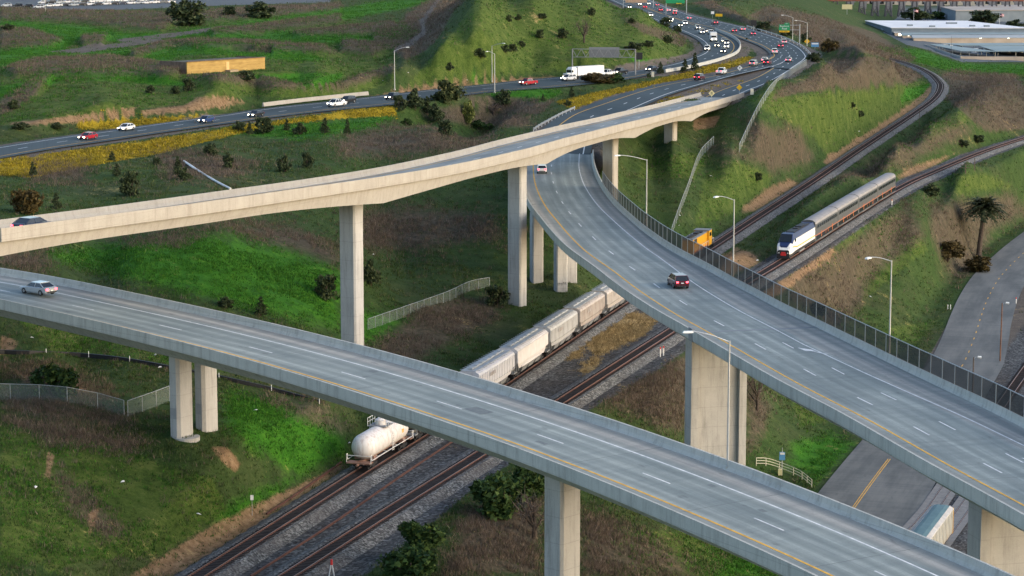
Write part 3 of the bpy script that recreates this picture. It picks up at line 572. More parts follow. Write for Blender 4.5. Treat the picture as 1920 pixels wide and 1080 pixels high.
M['strawb'] = leafmat('straw_blades', (0.15,0.11,0.05), (0.36,0.265,0.13), (0.52,0.41,0.22))
tag(tufts('dry_straw', M['strawb'], {'straw': 1.0}, 5000, .32, .5, 7, .07, .5), 'straw-yellow dry weeds between the two main tracks', 'weeds')
# ---------------------------------------------------------------- highways and street on the ground
def road(name, e, dz, mat, n=4):
    L, R = e; s = np.concatenate([[0], np.cumsum(np.linalg.norm(np.diff((L+R)/2, axis=0), axis=1))]); vs_, uv, fs = [], [], []
    for i in range(len(L)):
        wd = np.linalg.norm((L[i]-R[i])[:2])
        for k in range(n+1):
            q = L[i]+(R[i]-L[i])*k/n; vs_.append(q+np.array([0,0,dz])); uv.append((s[i], (k/n-.5)*wd*.0))
    for i in range(len(L)-1):
        for k in range(n): j = i*(n+1)+k; fs.append((j, j+n+1, j+n+2, j+1))
    mb = MB(); mb.add(vs_, [f[::-1] for f in fs]); return struct(name, mb, mat, uv=uv)
M['asphg'] = deckmat('highway_asphalt_ground', (0.050,0.070,0.077), (0.032,0.050,0.056), (0.1,0.1,0.1), 0, [])
road('highway', H1, 0.0, M['asphg']); road('highway', HM, 0.012, M['asphg']); road('highway', HA, 0.006, M['asphg']); road('highway', HCr, 0.0, M['asphg'])
def lerp_path(e, f): return Path(e[0]+(e[1]-e[0])*f)
pw, py_ = MB(), MB()
def dashes(mb, path, off, ln, cyc, wd, dz, ph=0.0, q0=0, q1=None):
    q = q0+ph
    while q+ln < (q1 or path.L): ribbon(mb, path, q, q+ln, off, wd, dz, 0, 1.0); q += cyc
for e, f0, f1, nl in ((H1, .14, .84, 2), (HM, .12, .90, 4), (HA, .22, .88, 2), (HCr, .1, .86, 2)):
    a, b = lerp_path(e, f0), lerp_path(e, f1)
    ribbon(py_ if e is not H1 else pw, a, 0, a.L, 0, .24, .03); ribbon(pw if e is not H1 else py_, b, 0, b.L, 0, .24, .03)
    for k in range(1, nl): p_ = lerp_path(e, f0+(f1-f0)*k/nl); dashes(pw, p_, 0, 3.66, 14.63, .24, .03, 6+k)
p_ = lerp_path(H1, .4); 
struct('road_marking', pw, M['white_paint']); struct('road_marking', py_, M['yellow_paint'])
strip(PS, PS.sub(0, PS.L, 3), 6.2, lambda q: -6.4-3.0*max(0, 1-q/170), .02, 'street', M['asph2'], n=4, kind='structure')
sm = MB(); q1 = PS.nearpx(1655, 877)
for o in (-.16, .16): ribbon(sm, PS, 0, q1+6, o, .14, .035)
dashes(sm, PS, 0, 2.2, 7.3, .18, .035, 0, PS.nearpx(1803, 690)); struct('road_marking', sm, M['yellow_paint'])
# ---------------------------------------------------------------- viaducts
def col_ring(cx, cy, w_, d_, rz, ch=.3):
    x, y = w_/2, d_/2
    p = [(-x+ch,-y),(x-ch,-y),(x,-y+ch),(x,y-ch),(x-ch,y),(-x+ch,y),(-x,y-ch),(-x,-y+ch)]
    ca, sa = math.cos(rz), math.sin(rz)
    return [(cx+a*ca-b*sa, cy+a*sa+b*ca) for a, b in p]
def column(root, x, y, z0, z1, w_, d_, rz, mat, ch=.3, flare=0, patch=False, foot=False):
    mb = MB(); zs = [(z0, 1), (z1-2.2, 1), (z1, 1+flare)]
    mb.loft([[(px, py, z) for px, py in col_ring(x, y, w_*k, d_*k, rz, ch)] for z, k in zs], 0)
    if foot: mb.cyl((x+.5, y-.3, z0-.4), (x+.5, y-.3, z0+.12), 1.5, 1.5, 20)
    o = mb.build('pier', mat, root, world=True)
    if patch:
        pb = MB(); r = col_ring(x, y, w_+.012, d_+.012, rz, ch); 
        for a, b, h0, h1 in ((6, 7, 1.0, 3.2), (7, 0, .9, 2.3), (0, 1, 2.2, 3.4)):
            (xa, ya), (xb, yb) = r[a], r[b]; pb.add([(xa,ya,z0+h0),(xb,yb,z0+h0),(xb,yb,z0+h1),(xa,ya,z0+h1)], [(0,1,2,3)])
        c = pb.build('paint_patch', M['patch'], o); 
    return o
M['patch'] = noisy('grey_cover_paint', (0.25,0.255,0.25), (0.30,0.305,0.30), 1.0, .85)
def barrier(root, path, qs, off, side, mat, name='barrier', h=.84):
    """solid safety-shape parapet; side = +1 when its outer face looks to +offset"""
    def pr(q):
        o = off(q) if callable(off) else off
        ring = [(o-side*.04, -.02),(o+side*.05, .09),(o+side*.17, .34),(o+side*.24, h),(o+side*.46, h),(o+side*.46, -.20),(o+side*.40, -.26)]
        return ring if side < 0 else ring[::-1]
    return sweep(path, qs, pr).build(name, mat, root, world=True)
M['rpatch'] = noisy('patched_asphalt', (0.12,0.14,0.145), (0.16,0.18,0.18), 2)
def bisect_px(path, off, z, px, qa, qb):
    for _ in range(50):
        q = (qa+qb)/2; w_ = path.at(q, off); x = proj(w_[0], w_[1], z)[0]
        x0 = proj(*path.at(qa, off)[:2], z)[0]
        if (x < px) == (x0 < px): qa = q
        else: qb = q
    return q
# --- B: the near ramp
B0 = PB.at(PB.L/2); RB = thing('viaduct', 'nearest concrete viaduct crossing the foreground from left edge to lower right corner', 'viaduct', (B0[0], B0[1], 0), 0, 'concrete road viaducts')
BF, BN = 6.95, -5.95
qs = PB.sub(0, PB.L, 2)
strip(PB, qs, BN, BF, 0, 'road_surface', M['deckB'], RB, n=4, world=True)
sweep(PB, qs, [(BN-.44,-.06),(BF+.44,-.06),(BF+.44,-.34),(BF-1.2,-.75),(BF-2.6,-2.1),(BN+2.6,-2.1),(BN+1.2,-.75),(BN-.44,-.34)]).build('girder', M['cgird'], RB, world=True)
barrier(RB, PB, qs, BF, 1, M['cbar']); barrier(RB, PB, qs, BN, -1, M['cbar'])
lw, ly = MB(), MB()
ribbon(lw, PB, 0, PB.L, 3.58, .20, .015); ribbon(ly, PB, 0, PB.L, -3.7, .26, .015)
q0 = PB.nearpx(160, 578) % 14.63
q = q0-14.63
while q < PB.L-4:
    if q > 2: ribbon(lw, PB, q-1.85, q+1.85, 0, .17, .015)
    q += 14.63
lw.build('white_marking', M['white_paint'], RB, world=True); ly.build('yellow_marking', M['yellow_paint'], RB, world=True)
for px_, py_, wd, ln in ((902,770,1.6,2.6),(700,693,.8,1.0),(1010,830,.5,1.4),(1330,905,.5,.7),(1430,955,.5,.8)):
    q = PB.nearpx(px_, py_-6); pa_ = PB.near(Pp(px_, py_, ZB)); o_ = (Pp(px_, py_, ZB)-PB.at(pa_))[:2]@np.array([np.interp(pa_, PB.s, PB.n[:,0]), np.interp(pa_, PB.s, PB.n[:,1])])
    pb = MB(); ribbon(pb, PB, pa_-ln/2, pa_+ln/2, o_, wd, .01); pb.build('road_patch', M['rpatch'], RB, world=True)
for px_, py_ in ((341,814),(388,805)):
    g = G(px_, py_); column(RB, g[0], g[1], g[2]-.3, PB.at(PB.near(g))[2]-2.0, 1.55, 2.5, math.radians(-35), M['cpier'], .32, 0, True, px_ < 360)
q = bisect_px(PB, .2, 4, 1054, 100, PB.L); p_ = PB.at(q, .2); column(RB, p_[0], p_[1], -9, p_[2]-2.0, 2.3, 2.75, math.radians(-42), M['cpier'], .25)
# --- A: the curved two-lane connector on the right
A0 = PA.at(PA.L*.7); RA = thing('viaduct', 'curving concrete viaduct passing below the high one, with black mesh fence along its outer edge', 'viaduct', (A0[0], A0[1], 0), 0, 'concrete road viaducts')
rp = [(1108,285),(1108,300),(1112.5,315),(1145,380),(1200,430),(1280,490),(1427,553),(1520,617),(1657,675),(1747,720),(1920,807),(2060,880)]
rq, ro = [], []
for x, y in rp:
    w_ = Pp(x, y, ZA); q = PA.near(w_); rq.append(q); ro.append(float((w_-PA.at(q))[:2]@np.array([np.interp(q, PA.s, PA.n[:,0]), np.interp(q, PA.s, PA.n[:,1])])))
ro = np.array(ro); ro[0:3] = 11.3; ro = np.convolve(np.pad(ro, 1, mode='edge'), [.25,.5,.25], 'valid')
oR = lambda q: float(np.interp(q, rq, ro)); oL = -2.35
qA0 = PA.nearpx(1003, 287); qs = PA.sub(qA0, PA.L, 2)
strip(PA, qs, oL, oR, 0, 'road_surface', M['deckA'], RA, n=6, world=True)
sweep(PA, qs, lambda q: [(oL-.44,-.06),(oR(q)+.44,-.06),(oR(q)+.44,-.40),(oR(q)-1.4,-.8),(oR(q)-2.8,-2.2),(oL+2.4,-2.2),(oL+1.2,-.8),(oL-.44,-.40)][::-1]).build('girder', M['cgird'], RA, world=True)
barrier(RA, PA, qs, oR, 1, M['cbar']); barrier(RA, PA, qs, oL, -1, M['cbar'])
def offs(pts):
    a, b = [], []
    for x, y in pts:
        w_ = Pp(x, y, ZA); q = PA.near(w_); a.append(q); b.append(float((w_-PA.at(q))[:2]@np.array([np.interp(q, PA.s, PA.n[:,0]), np.interp(q, PA.s, PA.n[:,1])])))
    return a, b
lw, ly = MB(), MB()
ribbon(ly, PA, qA0, PA.L, 0, .24, .015)
wq, wo = offs([(1090,282.5),(1085,300),(1087.5,325),(1096,350),(1120,385),(1155,420),(1197.5,455),(1235,481),(1280,515),(1493,649),(1675,720),(1920,838),(2060,905)])
wo = np.convolve(np.pad(np.array(wo), 1, mode='edge'), [.25,.5,.25], 'valid')
ribbon(lw, PA, qA0, PA.L, lambda q: float(np.interp(q, wq, wo)), .17, .015)
dq, do = offs([(1034,310.3),(1034,325.8),(1037.3,342.3),(1043.8,360.3),(1054.3,380),(1068.8,400),(1088,422.8),(1114,447.3),(1145.5,473.8),(1184.3,502.8),(1230.5,535.8),(1281,568),(1350.7,608),(1427.3,651.3),(1517.3,698.3),(1618,751),(1727,808.3),(1859.7,877.7)])
for a, b in zip(dq, do): ribbon(lw, PA, a-1.83, a+1.83, b, .17, .015)
eq, eo = offs([(1480,650),(1568.7,695.5),(1667.3,745),(1777,800),(1905,862)])
for a, b in zip(eq, eo): ribbon(lw, PA, a-1.83, a+1.83, b, .17, .015)
for tip, tail in (((1493,652),(1549,665)),((1908,857),(1990,880))):            # lane-drop arrows
    q1, o1 = offs([tip]); q2, o2 = offs([tail]); u = PA.at(q1[0], o1[0], .016); v = PA.at(q2[0], o2[0], .016); d = (v-u); L_ = np.linalg.norm(d); d /= L_; nn = np.array([-d[1], d[0], 0])
    lw.add([u, u+d*L_*.52+nn*.62, u+d*L_*.47+nn*.12, v+nn*.12, v-nn*.12, u+d*L_*.47-nn*.12, u+d*L_*.42-nn*.62], [(0,6,5,2),(0,2,1),(5,4,3,2)])
lw.build('white_marking', M['white_paint'], RA, world=True); ly.build('yellow_marking', M['yellow_paint'], RA, world=True)
q = PA.nearpx(1296, 606); jb = MB()                                                   # expansion joint
for a in (0,): ribbon(jb, PA, q-.3+6.5, q+.3+6.5, 6, 16.5, .012)
q2 = PA.near(Pp(1310,632,ZA)); c = PA.at(q2, oL-.36, .25); jb.box(c, (1.4,.3,1.5), PA.rz(q2)); jb.build('expansion_joint', M['grey'], RA, world=True)
for px_, py_ in ((1051,545),(1006,528),(1069,527)):
    g = G(px_, py_); column(RA, g[0], g[1], g[2]-.4, PA.at(PA.near(g))[2]-2.2, 2.0, 1.7, math.radians(18), M['cpier'], .2)
def wallpier(cx, base):
    q = bisect_px(PA, 4.9, 6, cx, PA.nearpx(1160,515), PA.L); p_ = PA.at(q, 4.9); rz = PA.rz(q)+math.pi/2; mb = MB(); z1 = p_[2]-2.2; h = z1-base
    ca, sa = math.cos(rz), math.sin(rz); f = lambda a, b: (p_[0]+a*ca-b*sa, p_[1]+a*sa+b*ca)
    x, y = f(0, 0); mb.box((x, y, base+h/2), (5.4, 1.5, h), rz)
    for s in (-1, 1): x, y = f(s*3.05, 0); mb.box((x, y, base+h/2), (.9, 2.6, h), rz)
    x, y = f(0, 0); mb.box((x, y, z1-.6), (5.2, 2.3, 1.1), rz)
    for zz in (4.5, 9.0): 
        x, y = f(0, 0); mb.box((x, y, z1-zz), (5.3, 1.54, .06), rz)
    mb.build('pier', M['cpier'], RA, world=True); return q
wallpier(1342, -13); wallpier(1893, -17.5)
gb = MB(); g = G(1051,545)                                                            # scrawl on the middle column
cpz = column; r_ = random.Random(3)
for k in range(9):
    a = math.radians(18); xx = -.75+k*.18; ca, sa = math.cos(a), math.sin(a); z = g[2]+1.3+r_.uniform(-.1,.1)
    gb.box((g[0]+xx*ca+.87*sa, g[1]+xx*sa-.87*ca, z), (.05, .01, r_.uniform(.3,.6)), a)
    if k % 2: gb.box((g[0]+(xx+.08)*ca+.872*sa, g[1]+(xx+.08)*sa-.872*ca, z+.1), (.16, .01, .05), a)
gb.build('graffiti', M['black'], RA, world=True)
# --- C: the high ramp
C0 = PC.at(PC.L/2); RC = thing('viaduct', 'tallest warm beige viaduct sweeping from left edge up to the highway merge on slender piers', 'viaduct', (C0[0], C0[1], 0), 0, 'concrete road viaducts')
CF, CN = 4.75, -5.9
qs = PC.sub(0, PC.L, 2)
strip(PC, qs, CN, CF, 0, 'road_surface', M['deckC'], RC, n=4, world=True)
pq = [PC.nearpx(660, 346)+4, PC.nearpx(969, 277)+2, PC.nearpx(1144, 233), PC.nearpx(1257, 205)]
pq = [bisect_px(PC, -.6, z, x, q-40, q+40) for x, q, z in zip((659,970,1144.5,1257.5), pq, (22,16,18,18))]
def dep(q): return 1.45+1.05*max([max(0, 1-abs(q-k)/32.0)**1.8 for k in pq+[-14.0]])
sweep(PC, qs, lambda q: [(CF+.44,-.06),(CN-.44,-.06),(CN-.44,-.40),(CN+.10,-.46),(CN+.50,-dep(q)-.12),(CF-.9,-dep(q)),(CF+.2,-.6),(CF+.44,-.42)]).build('girder', M['cwarm'], RC, world=True)
barrier(RC, PC, qs, CF, 1, M['cwarm'], h=.9); barrier(RC, PC, qs, CN, -1, M['cwarm'], h=.98)
lw, ly = MB(), MB(); ribbon(lw, PC, 0, PC.L, -3.6, .2, .015); ribbon(ly, PC, 0, PC.L, 3.66, .2, .015)
q = PC.near(P(1053.3,255.3,29.1)) % 14.63
while q < PC.L-3: ribbon(lw, PC, q-1.85, q+1.85, 0, .2, .015); q += 14.63
lw.build('white_marking', M['white_paint'], RC, world=True); ly.build('yellow_marking', M['yellow_paint'], RC, world=True)
for i, q in enumerate(pq):
    p_ = PC.at(q, -.6); g = float(terr(p_[0], p_[1])); rz = math.radians(-32)
    column(RC, p_[0], p_[1], g-.6, p_[2]-dep(q)+.15, 2.5, 2.1, rz, M['cpier'] if i < 2 else M['cwarm'], .22, .05)
ab = MB(); qe = PC.nearpx(1338, 184); p_ = PC.at(PC.L-9, -.5); 
sweep(PC, PC.sub(PC.L-14, PC.L, 2), lambda q: [(CN-.3,-.5),(CN-.3,-4.8*(q-PC.L+15)/15-1.2),(CF+.2,-4.8*(q-PC.L+15)/15-1.2),(CF+.2,-.5)][::-1], ab); ab.build('abutment', M['cwarm'], RC, world=True)
# --- mesh fence on the outer parapet of A
M['mesh'], t, b = newmat('black_chain_link'); setc(b, (0.012,0.014,0.015)); b.inputs['Roughness'].default_value = .7; b.inputs['Alpha'].default_value = .80
M['link'], t, b = newmat('grey_chain_link'); setc(b, (0.27,0.33,0.31)); b.inputs['Roughness'].default_value = .6; b.inputs['Alpha'].default_value = .2
def fence(path, q0, q1, off, dz, h, step, label, mesh, postm, pr=.045, name='chain_link_fence', group=None, rail=True, z_of=None):
    c = path.at((q0+q1)/2); R = thing(name, label, 'fence', (c[0], c[1], 0), 0, group)
    of = off if callable(off) else (lambda q: off)
    qs = path.sub(q0, q1, step); pn = MB(); vs_ = []
    for q in qs: vs_ += [path.at(q, of(q), dz), path.at(q, of(q), dz+h)]
    pn.add(vs_, [(2*i, 2*i+2, 2*i+3, 2*i+1) for i in range(len(qs)-1)]); pn.build('mesh_panel', mesh, R, world=True)
    if rail:
        rl = MB(); rl.tube([path.at(q, of(q), dz+h+.03) for q in qs], pr, 5); rl.build('top_rail', postm, R, world=True)
    for q in qs[:99]:
        p = MB(); p.cyl((0,0,0), (0,0,h+.06), pr, pr, 6); o = p.build('post', postm, R); o.location = Vector([float(k) for k in path.at(q, of(q), dz-.02)])-R.location
    return R
qF = PA.nearpx(1005, 346); q_ = PA.near(Pp(1135,352,ZA))
fence(PA, q_, PA.L-2, lambda q: oR(q)+.35, .84, 1.95, 3.05, 'black mesh fence with pale top rail on parapet of curving viaduct', M['mesh'], M['galv'], .05)
# --- street lamps on the ramps and beside the highway
def lamp(base, head_px, h, label, arm=4.4, group='cobra-head street lamps', r=.11, root_z=None):
    """arm turns towards the photo pixel of its head"""
    R = thing('street_lamp', label, 'street lamp', base, 0, group)
    tx, ty = proj(base[0], base[1], base[2]+h); tgt = P(head_px[0], head_px[1], base[2]+h+.9)
    a = math.atan2(tgt[1]-base[1], tgt[0]-base[0]); L_ = min(5.5, max(2.5, math.hypot(tgt[0]-base[0], tgt[1]-base[1])))
    p = MB(); p.cyl((0,0,0), (0,0,h), r, r*.62, 10); p.build('pole', M['galv'], R)
    c = MB(); c.cyl((0,0,0), (0,0,.35), r*2.0, r*2.0, 8); c.build('base', M['cbar'], R)
    am = MB(); pts = [(math.cos(a)*L_*f, math.sin(a)*L_*f, h-.12+1.0*math.sin(f*math.pi/2)) for f in np.linspace(0, .86, 8)]; am.tube(pts, r*.45, 6); am.build('arm', M['galv'], R)
    hd = MB(); e = pts[-1]; hd.box((e[0]+math.cos(a)*.42, e[1]+math.sin(a)*.42, e[2]-.02), (.95,.34,.16), a, 0, .8); hd.build('lamp_head', M['lens'], R); return R
def lamp_on(path, off, basepx, head, h, label):
    q = path.near(Pp(basepx[0], basepx[1], ZA)) if path is PA else path.near(Pp(basepx[0], basepx[1], ZB)); return lamp(path.at(q, off(q) if callable(off) else off, .0), head, h, label)
lamp_on(PA, lambda q: oR(q)+.62, (1203,434), (1151,291), 10.9, 'street lamp behind the black mesh fence, beside the right pier of the high viaduct')
lamp_on(PA, lambda q: oR(q)+.62, (1361,530), (1300,377), 10.9, 'street lamp behind the black mesh fence, in front of the two trains')
lamp_on(PA, lambda q: oR(q)+.62, (1655,680), (1587,492), 10.9, 'street lamp behind the black mesh fence, in front of the grassy street bank')
lamp_on(PB, 7.2, (1364,870), (1288,621), 11.4, 'street lamp on far parapet of nearest viaduct, before the wide wall pier')
# ---------------------------------------------------------------- railway tracks
M['ballast'] = None
m, t, b = newmat('crushed_rock_ballast'); v = texco(t); vo = N(t, 'TexVoronoi'); vo.inputs['Scale'].default_value = 4.5; t.links.new(v, vo.inputs['Vector'])
bn = noise(t, v, 0.12, 4); c = ramp(t, vo.outputs['Color'], [(0.15, (0.028,0.028,0.028)), (0.5, (0.092,0.093,0.09)), (0.9, (0.25,0.25,0.24))])
c = mix(t, ramp(t, bn, [(0.45,(0,0,0)),(0.62,(0.5,0.5,0.5))]), c, (0.075,0.065,0.06)); t.links.new(c, b.inputs['Base Color']); b.inputs['Roughness'].default_value = .95; bump(t, b, vo.outputs['Distance'], .8, .1); M['ballast'] = m
M['crib'] = noisy('oily_crib_ballast', (0.010,0.010,0.011), (0.035,0.032,0.032), 3.0, .95)
def track(path, q0, q1, label, ties=True, ballast=True):
    c = path.at((q0+q1)/2); R = thing('railway_track', label, 'railway track', (c[0], c[1], c[2]-.3), 0, 'railway tracks')
    qs = path.sub(q0, q1, 2)
    if ballast:
        sweep(path, qs, [(-3.6,-.95),(-1.75,-.20),(1.75,-.20),(3.6,-.95)], caps=False).build('ballast_bed', M['ballast'], R, world=True)
        mb = MB(); ribbon(mb, path, q0, q1, 0, 2.0, -.175, 0, 2); mb.build('crib_ballast', M['crib'], R, world=True)
    for s in (-1, 1):
        o = s*.755
        sweep(path, qs, [(o-.08,-.19),(o+.08,-.19),(o+.07,-.15),(o+.025,-.13),(o+.04,-.02),(o+.036,0),(o-.036,0),(o-.04,-.02),(o-.025,-.13),(o-.07,-.15)], m=[0,0,0,0,1,1,1,0,0,0]).build('rail', [M['rail'], M['railtop']], R, world=True)
    if ties:
        mb = MB(); q = q0; k = 0; rr = random.Random(5)
        while q < q1:
            p_ = path.at(q, rr.uniform(-.05,.05)); mb.box((p_[0], p_[1], p_[2]-.20), (.24, 2.6, .12), path.rz(q)+rr.uniform(-.01,.01)); q += .55
        o = mb.build('sleepers', M['tie'], R, world=True); o['kind'] = 'stuff'
    return R
track(PT1, 0, PT1.L, 'railway track carrying the freight cars and the yellow locomotive')
track(PT2, 0, PT2.L, 'railway track carrying the silver passenger train')
M['paver'] = noisy('pale_crossing_panels', (0.16,0.16,0.158), (0.215,0.21,0.205), 1.0, .85)
for pa_, lb in ((PT3, 'empty street-side track set in pale concrete panels'), (PT4, 'street-side track in concrete panels under the parked boxcar')):
    R = track(pa_, 0, pa_.L, lb, False, False); mb = MB(); qe = pa_.L*.42
    for a, wd in ((0, 1.3), (-1.3, .9), (1.3, .9)): ribbon(mb, pa_, 0, qe, a, wd, -.03)
    mb.build('concrete_panel', M['paver'], R, world=True)
    mb = MB(); q = qe
    while q < pa_.L: p_ = pa_.at(q); mb.box((p_[0], p_[1], p_[2]-.16), (.24, 2.6, .1), pa_.rz(q)); q += .6
    mb.build('sleepers', M['tie'], R, world=True)['kind'] = 'stuff'
# spare rails lying between the tracks
for k, (pts) in enumerate(([(470,1082),(620,985),(760,888),(870,815)],[(640,985+60),(760,940),(840,880)],[(640,868),(560,925),(500,965)])):
    pa_ = Path(spline([G(x, y, .12) for x, y in pts], 2)); mb = sweep(pa_, pa_.sub(0, pa_.L, 2), [(-.09,-.12),(.09,-.12),(.09,.08),(-.09,.08)])
    tag(mb.build('spare_rail', M['rail']), ['long rusty spare rail lying between the two main tracks', 'rusty spare rail lying right of the passenger track', 'rusty spare rail lying in dirt at hill foot'][k], 'rail', 'loose rails')
# ---------------------------------------------------------------- rolling stock (x forward, z=0 at the rail head)
def bogie(root, x, mat=None, wb=1.75, w_=2.1):
    mb = MB()
    for s in (-1, 1):
        for a in (-wb/2, wb/2): mb.cyl((x+a, s*.74-.06, .42), (x+a, s*.74+.06, .42), .42, .42, 14)
        mb.box((x, s*.95, .55), (wb+.7, .16, .30)); mb.box((x, s*.95, .40), (.8, .2, .3))
    for a in (-wb/2, wb/2): mb.cyl((x+a, -.8, .42), (x+a, .8, .42), .09, .09, 8)
    mb.box((x, 0, .72), (.5, 2.0, .25)); return mb.build('bogie', mat or M['black'], root)
def place(R, path, q, back=False):
    p_ = path.at(q); R.location = [float(k) for k in p_]; R.rotation_euler = (math.atan2(0, 1), 0, path.rz(q)+(math.pi if back else 0)); return R
def rusty(name, c1, streak, amt=.5, hz=2.2):
    m, t, b = newmat(name); v = texco(t); n1 = noise(t, v, .8, 5); n2 = noise(t, texco(t, 'Object', (2.2,2.2,.25)), 1.2, 5, .7)
    c = ramp(t, n1, [(.3, tuple(k*.84 for k in c1)), (.7, c1)])
    sx = N(t, 'SeparateXYZ'); t.links.new(N(t, 'TexCoord').outputs['Object'], sx.inputs[0])
    low = mth(t, 'MULTIPLY', mth(t, 'SUBTRACT', hz, sx.outputs[2]), .8, True)
    k = mth(t, 'MULTIPLY', mth(t, 'ADD', ramp(t, n2, [(.48,(0,0,0)),(.7,(1,1,1))]), mth(t, 'MULTIPLY', low, n1)), amt, True)
    t.links.new(mix(t, k, c, streak), b.inputs['Base Color']); b.inputs['Roughness'].default_value = .55; return m
M['tankw'] = rusty('dirty_white_tank', (0.70,0.68,0.66), (0.24,0.11,0.06), .55, 2.2)
HOPC = [rusty('pale_lilac_hopper', (0.55,0.56,0.60), (0.3,0.27,0.27), .25), rusty('cream_white_hopper', (0.62,0.61,0.62), (0.35,0.28,0.24), .22), rusty('grey_hopper_steel', (0.44,0.45,0.46), (0.13,0.12,0.12), .5), rusty('rusty_beige_hopper', (0.42,0.385,0.36), (0.15,0.085,0.06), .75), rusty('tan_hopper_steel', (0.46,0.43,0.40), (0.2,0.13,0.1), .5)]
M['hroof'] = rusty('hopper_roof_steel', (0.40,0.43,0.45), (0.10,0.09,0.09), .45, -5)
def hopper(mat, label, smooth=False):
    R = thing('hopper_car', label, 'freight car', (0,0,0), 0, 'covered hopper cars'); L = 8.1
    def sec(z0, k=1.0): return [(-1.05*k,4.42),(-1.45*k,4.18),(-1.56*k,3.9),(-1.58*k,max(z0,2.2)),(-1.35*k,z0),(1.35*k,z0),(1.58*k,max(z0,2.2)),(1.56*k,3.9),(1.45*k,4.18),(1.05*k,4.42)]
    mb = MB(); mb.loft([[(x, y, z) for y, z in sec(z0)] for x, z0 in ((-L,2.35),(-L+1.3,1.45),(-2.6,1.25),(2.6,1.25),(L-1.3,1.45),(L,2.35))]); mb.build('body', mat, R, smooth=False)
    rf = MB(); rf.box((0,0,4.46), (2*L-.1,2.0,.09)); rf.box((0,0,4.60), (2*L-1.6,.62,.09))
    for s in (-1, 1):
        for k in range(-7, 8): rf.box((k*1.02, s*.95, 4.49), (.10,.9,.07))
    rf.build('roof', M['hroof'], R); hb = MB()
    for k in range(-3, 4): hb.box((k*2.1, 0, 4.68), (1.3,.5,.09))
    hb.build('roof_hatch', M['hroof'], R)
    if not smooth:
        for s in (-1, 1):
            rb = MB()
            for k in range(-10, 11): rb.box((k*.77, s*1.60, 2.95), (.10,.09,1.95))
            rb.build('side_rib', mat, R)
    else:
        rb = MB()
        for s in (-1, 1): rb.box((0, s*1.585, 3.98), (2*L,.05,.16)); rb.box((0, s*1.5, 1.6), (2*L-4.4,.08,.2))
        rb.build('side_rail', mat, R)
    en = MB()
    for s in (-1, 1):
        en.box((s*(L+.35), 0, 1.15), (1.0,2.9,.16)); en.cyl((s*(L+.2), 0, .9), (s*(L+1.0), 0, .9), .14, .14, 6)
        for y in (-1.4, 1.4): en.box((s*(L+.25), y, 2.5), (.12,.12,2.7)); en.box((s*(L-.9), y, 2.0), (.1,.1,1.6))
        for k in range(5): en.box((s*(L+.27), 1.15, 1.6+k*.45), (.05,.5,.05))
    en.box((0,0,.98), (2*L,.5,.3)); en.build('end_frame', M['grey'], R); bay = MB()
    for k in (-3.6, 0, 3.6): bay.box((k, 0, .95), (2.4,2.2,.75), 0, 0, 1.35)
    bay.build('discharge_bay', M['grey'], R); bogie(R, -6.3); bogie(R, 6.3)
    if not smooth:
        tx = MB(); r_ = random.Random(4)
        for k in range(5): tx.box((-3.4+k*.52, -1.655, 3.3), (.36,.012,.5))
        tx.build('lettering_block', plain('faded_lettering', (0.33,0.31,0.3), .8), R)
    return R
qj = PT1.nearpx(950, 712); pitch = 17.7
HL = ['pale ribbed hopper car cut off by the nearest viaduct parapet', 'smooth white hopper car, second behind the nearest viaduct', 'grey ribbed hopper car with faded lettering, third in the row', 'rusty beige ribbed hopper car, fourth in the row', 'tan hopper car half hidden beneath the curving viaduct']
for k, (mi, lb) in enumerate(zip(range(5), HL)): place(hopper(HOPC[mi], lb, k == 1), PT1, qj+pitch*(k-.5))
M['dyel'] = rusty('dull_yellow_hopper', (0.55,0.52,0.36), (0.2,0.12,0.08), .4)
qt = PT1.nearpx(721, 853)-1.5; place(hopper(M['dyel'], 'dull hopper car coupled behind the white tank car, mostly under the viaduct'), PT1, qt+7.9+9.1)
# tank car
R = thing('tank_car', 'white tank car with rust stains and domed valve platform at front of freight train', 'freight car'); mb = MB()
rg = []; rT = 1.5
for x, k in ((-6.75,.05),(-6.68,.35),(-6.45,.66),(-6.0,.9),(-5.4,1),(0,1),(5.4,1),(6.0,.9),(6.45,.66),(6.68,.35),(6.75,.05)):
    rg.append([(x, math.cos(a)*rT*k, 2.62+math.sin(a)*rT*k) for a in np.linspace(0, 2*math.pi, 33)[:-1]])
mb.loft(rg); mb.build('tank', M['tankw'], R, smooth=True)
dm = MB(); dm.cyl((0,0,4.0), (0,0,4.75), .62, .62, 18); dm.cyl((0,0,4.68), (0,0,4.95), .68, .30, 18); dm.build('valve_dome', M['tankw'], R, smooth=False)
pf = MB(); pf.box((0,0,4.08), (2.4,2.3,.08)); pf.build('platform', M['grey'], R); rl = MB()
for s in (-1, 1):
    rl.tube([(-1.2,s*1.15,4.1),(-1.2,s*1.15,5.05),(1.2,s*1.15,5.05),(1.2,s*1.15,4.1)], .035, 6); rl.tube([(-1.2,s*1.15,4.6),(1.2,s*1.15,4.6)], .03, 5)
    for x in (-.4,.4): rl.cyl((x,s*1.15,4.1),(x,s*1.15,5.05),.03,.03,5)
    for x in (-.25,.25): rl.tube([(x,s*1.16,4.1),(x,s*1.58,2.6),(x,s*1.58,1.1)], .03, 5)
    for k in range(7): rl.cyl((-.25,s*1.58,1.2+k*.3),(.25,s*1.58,1.2+k*.3),.025,.025,5)
    rl.tube([(-7.2,s*1.5,1.0),(-7.2,s*1.5,2.0),(-6.9,s*1.5,2.0),(-6.9,s*1.5,1.35),(6.9,s*1.5,1.35),(6.9,s*1.5,2.0),(7.2,s*1.5,2.0),(7.2,s*1.5,1.0)], .04, 6)
    for x in (-4.5,-1.8,1.8,4.5): rl.cyl((x,s*1.5,1.35),(x,s*.8,1.5),.035,.035,5)
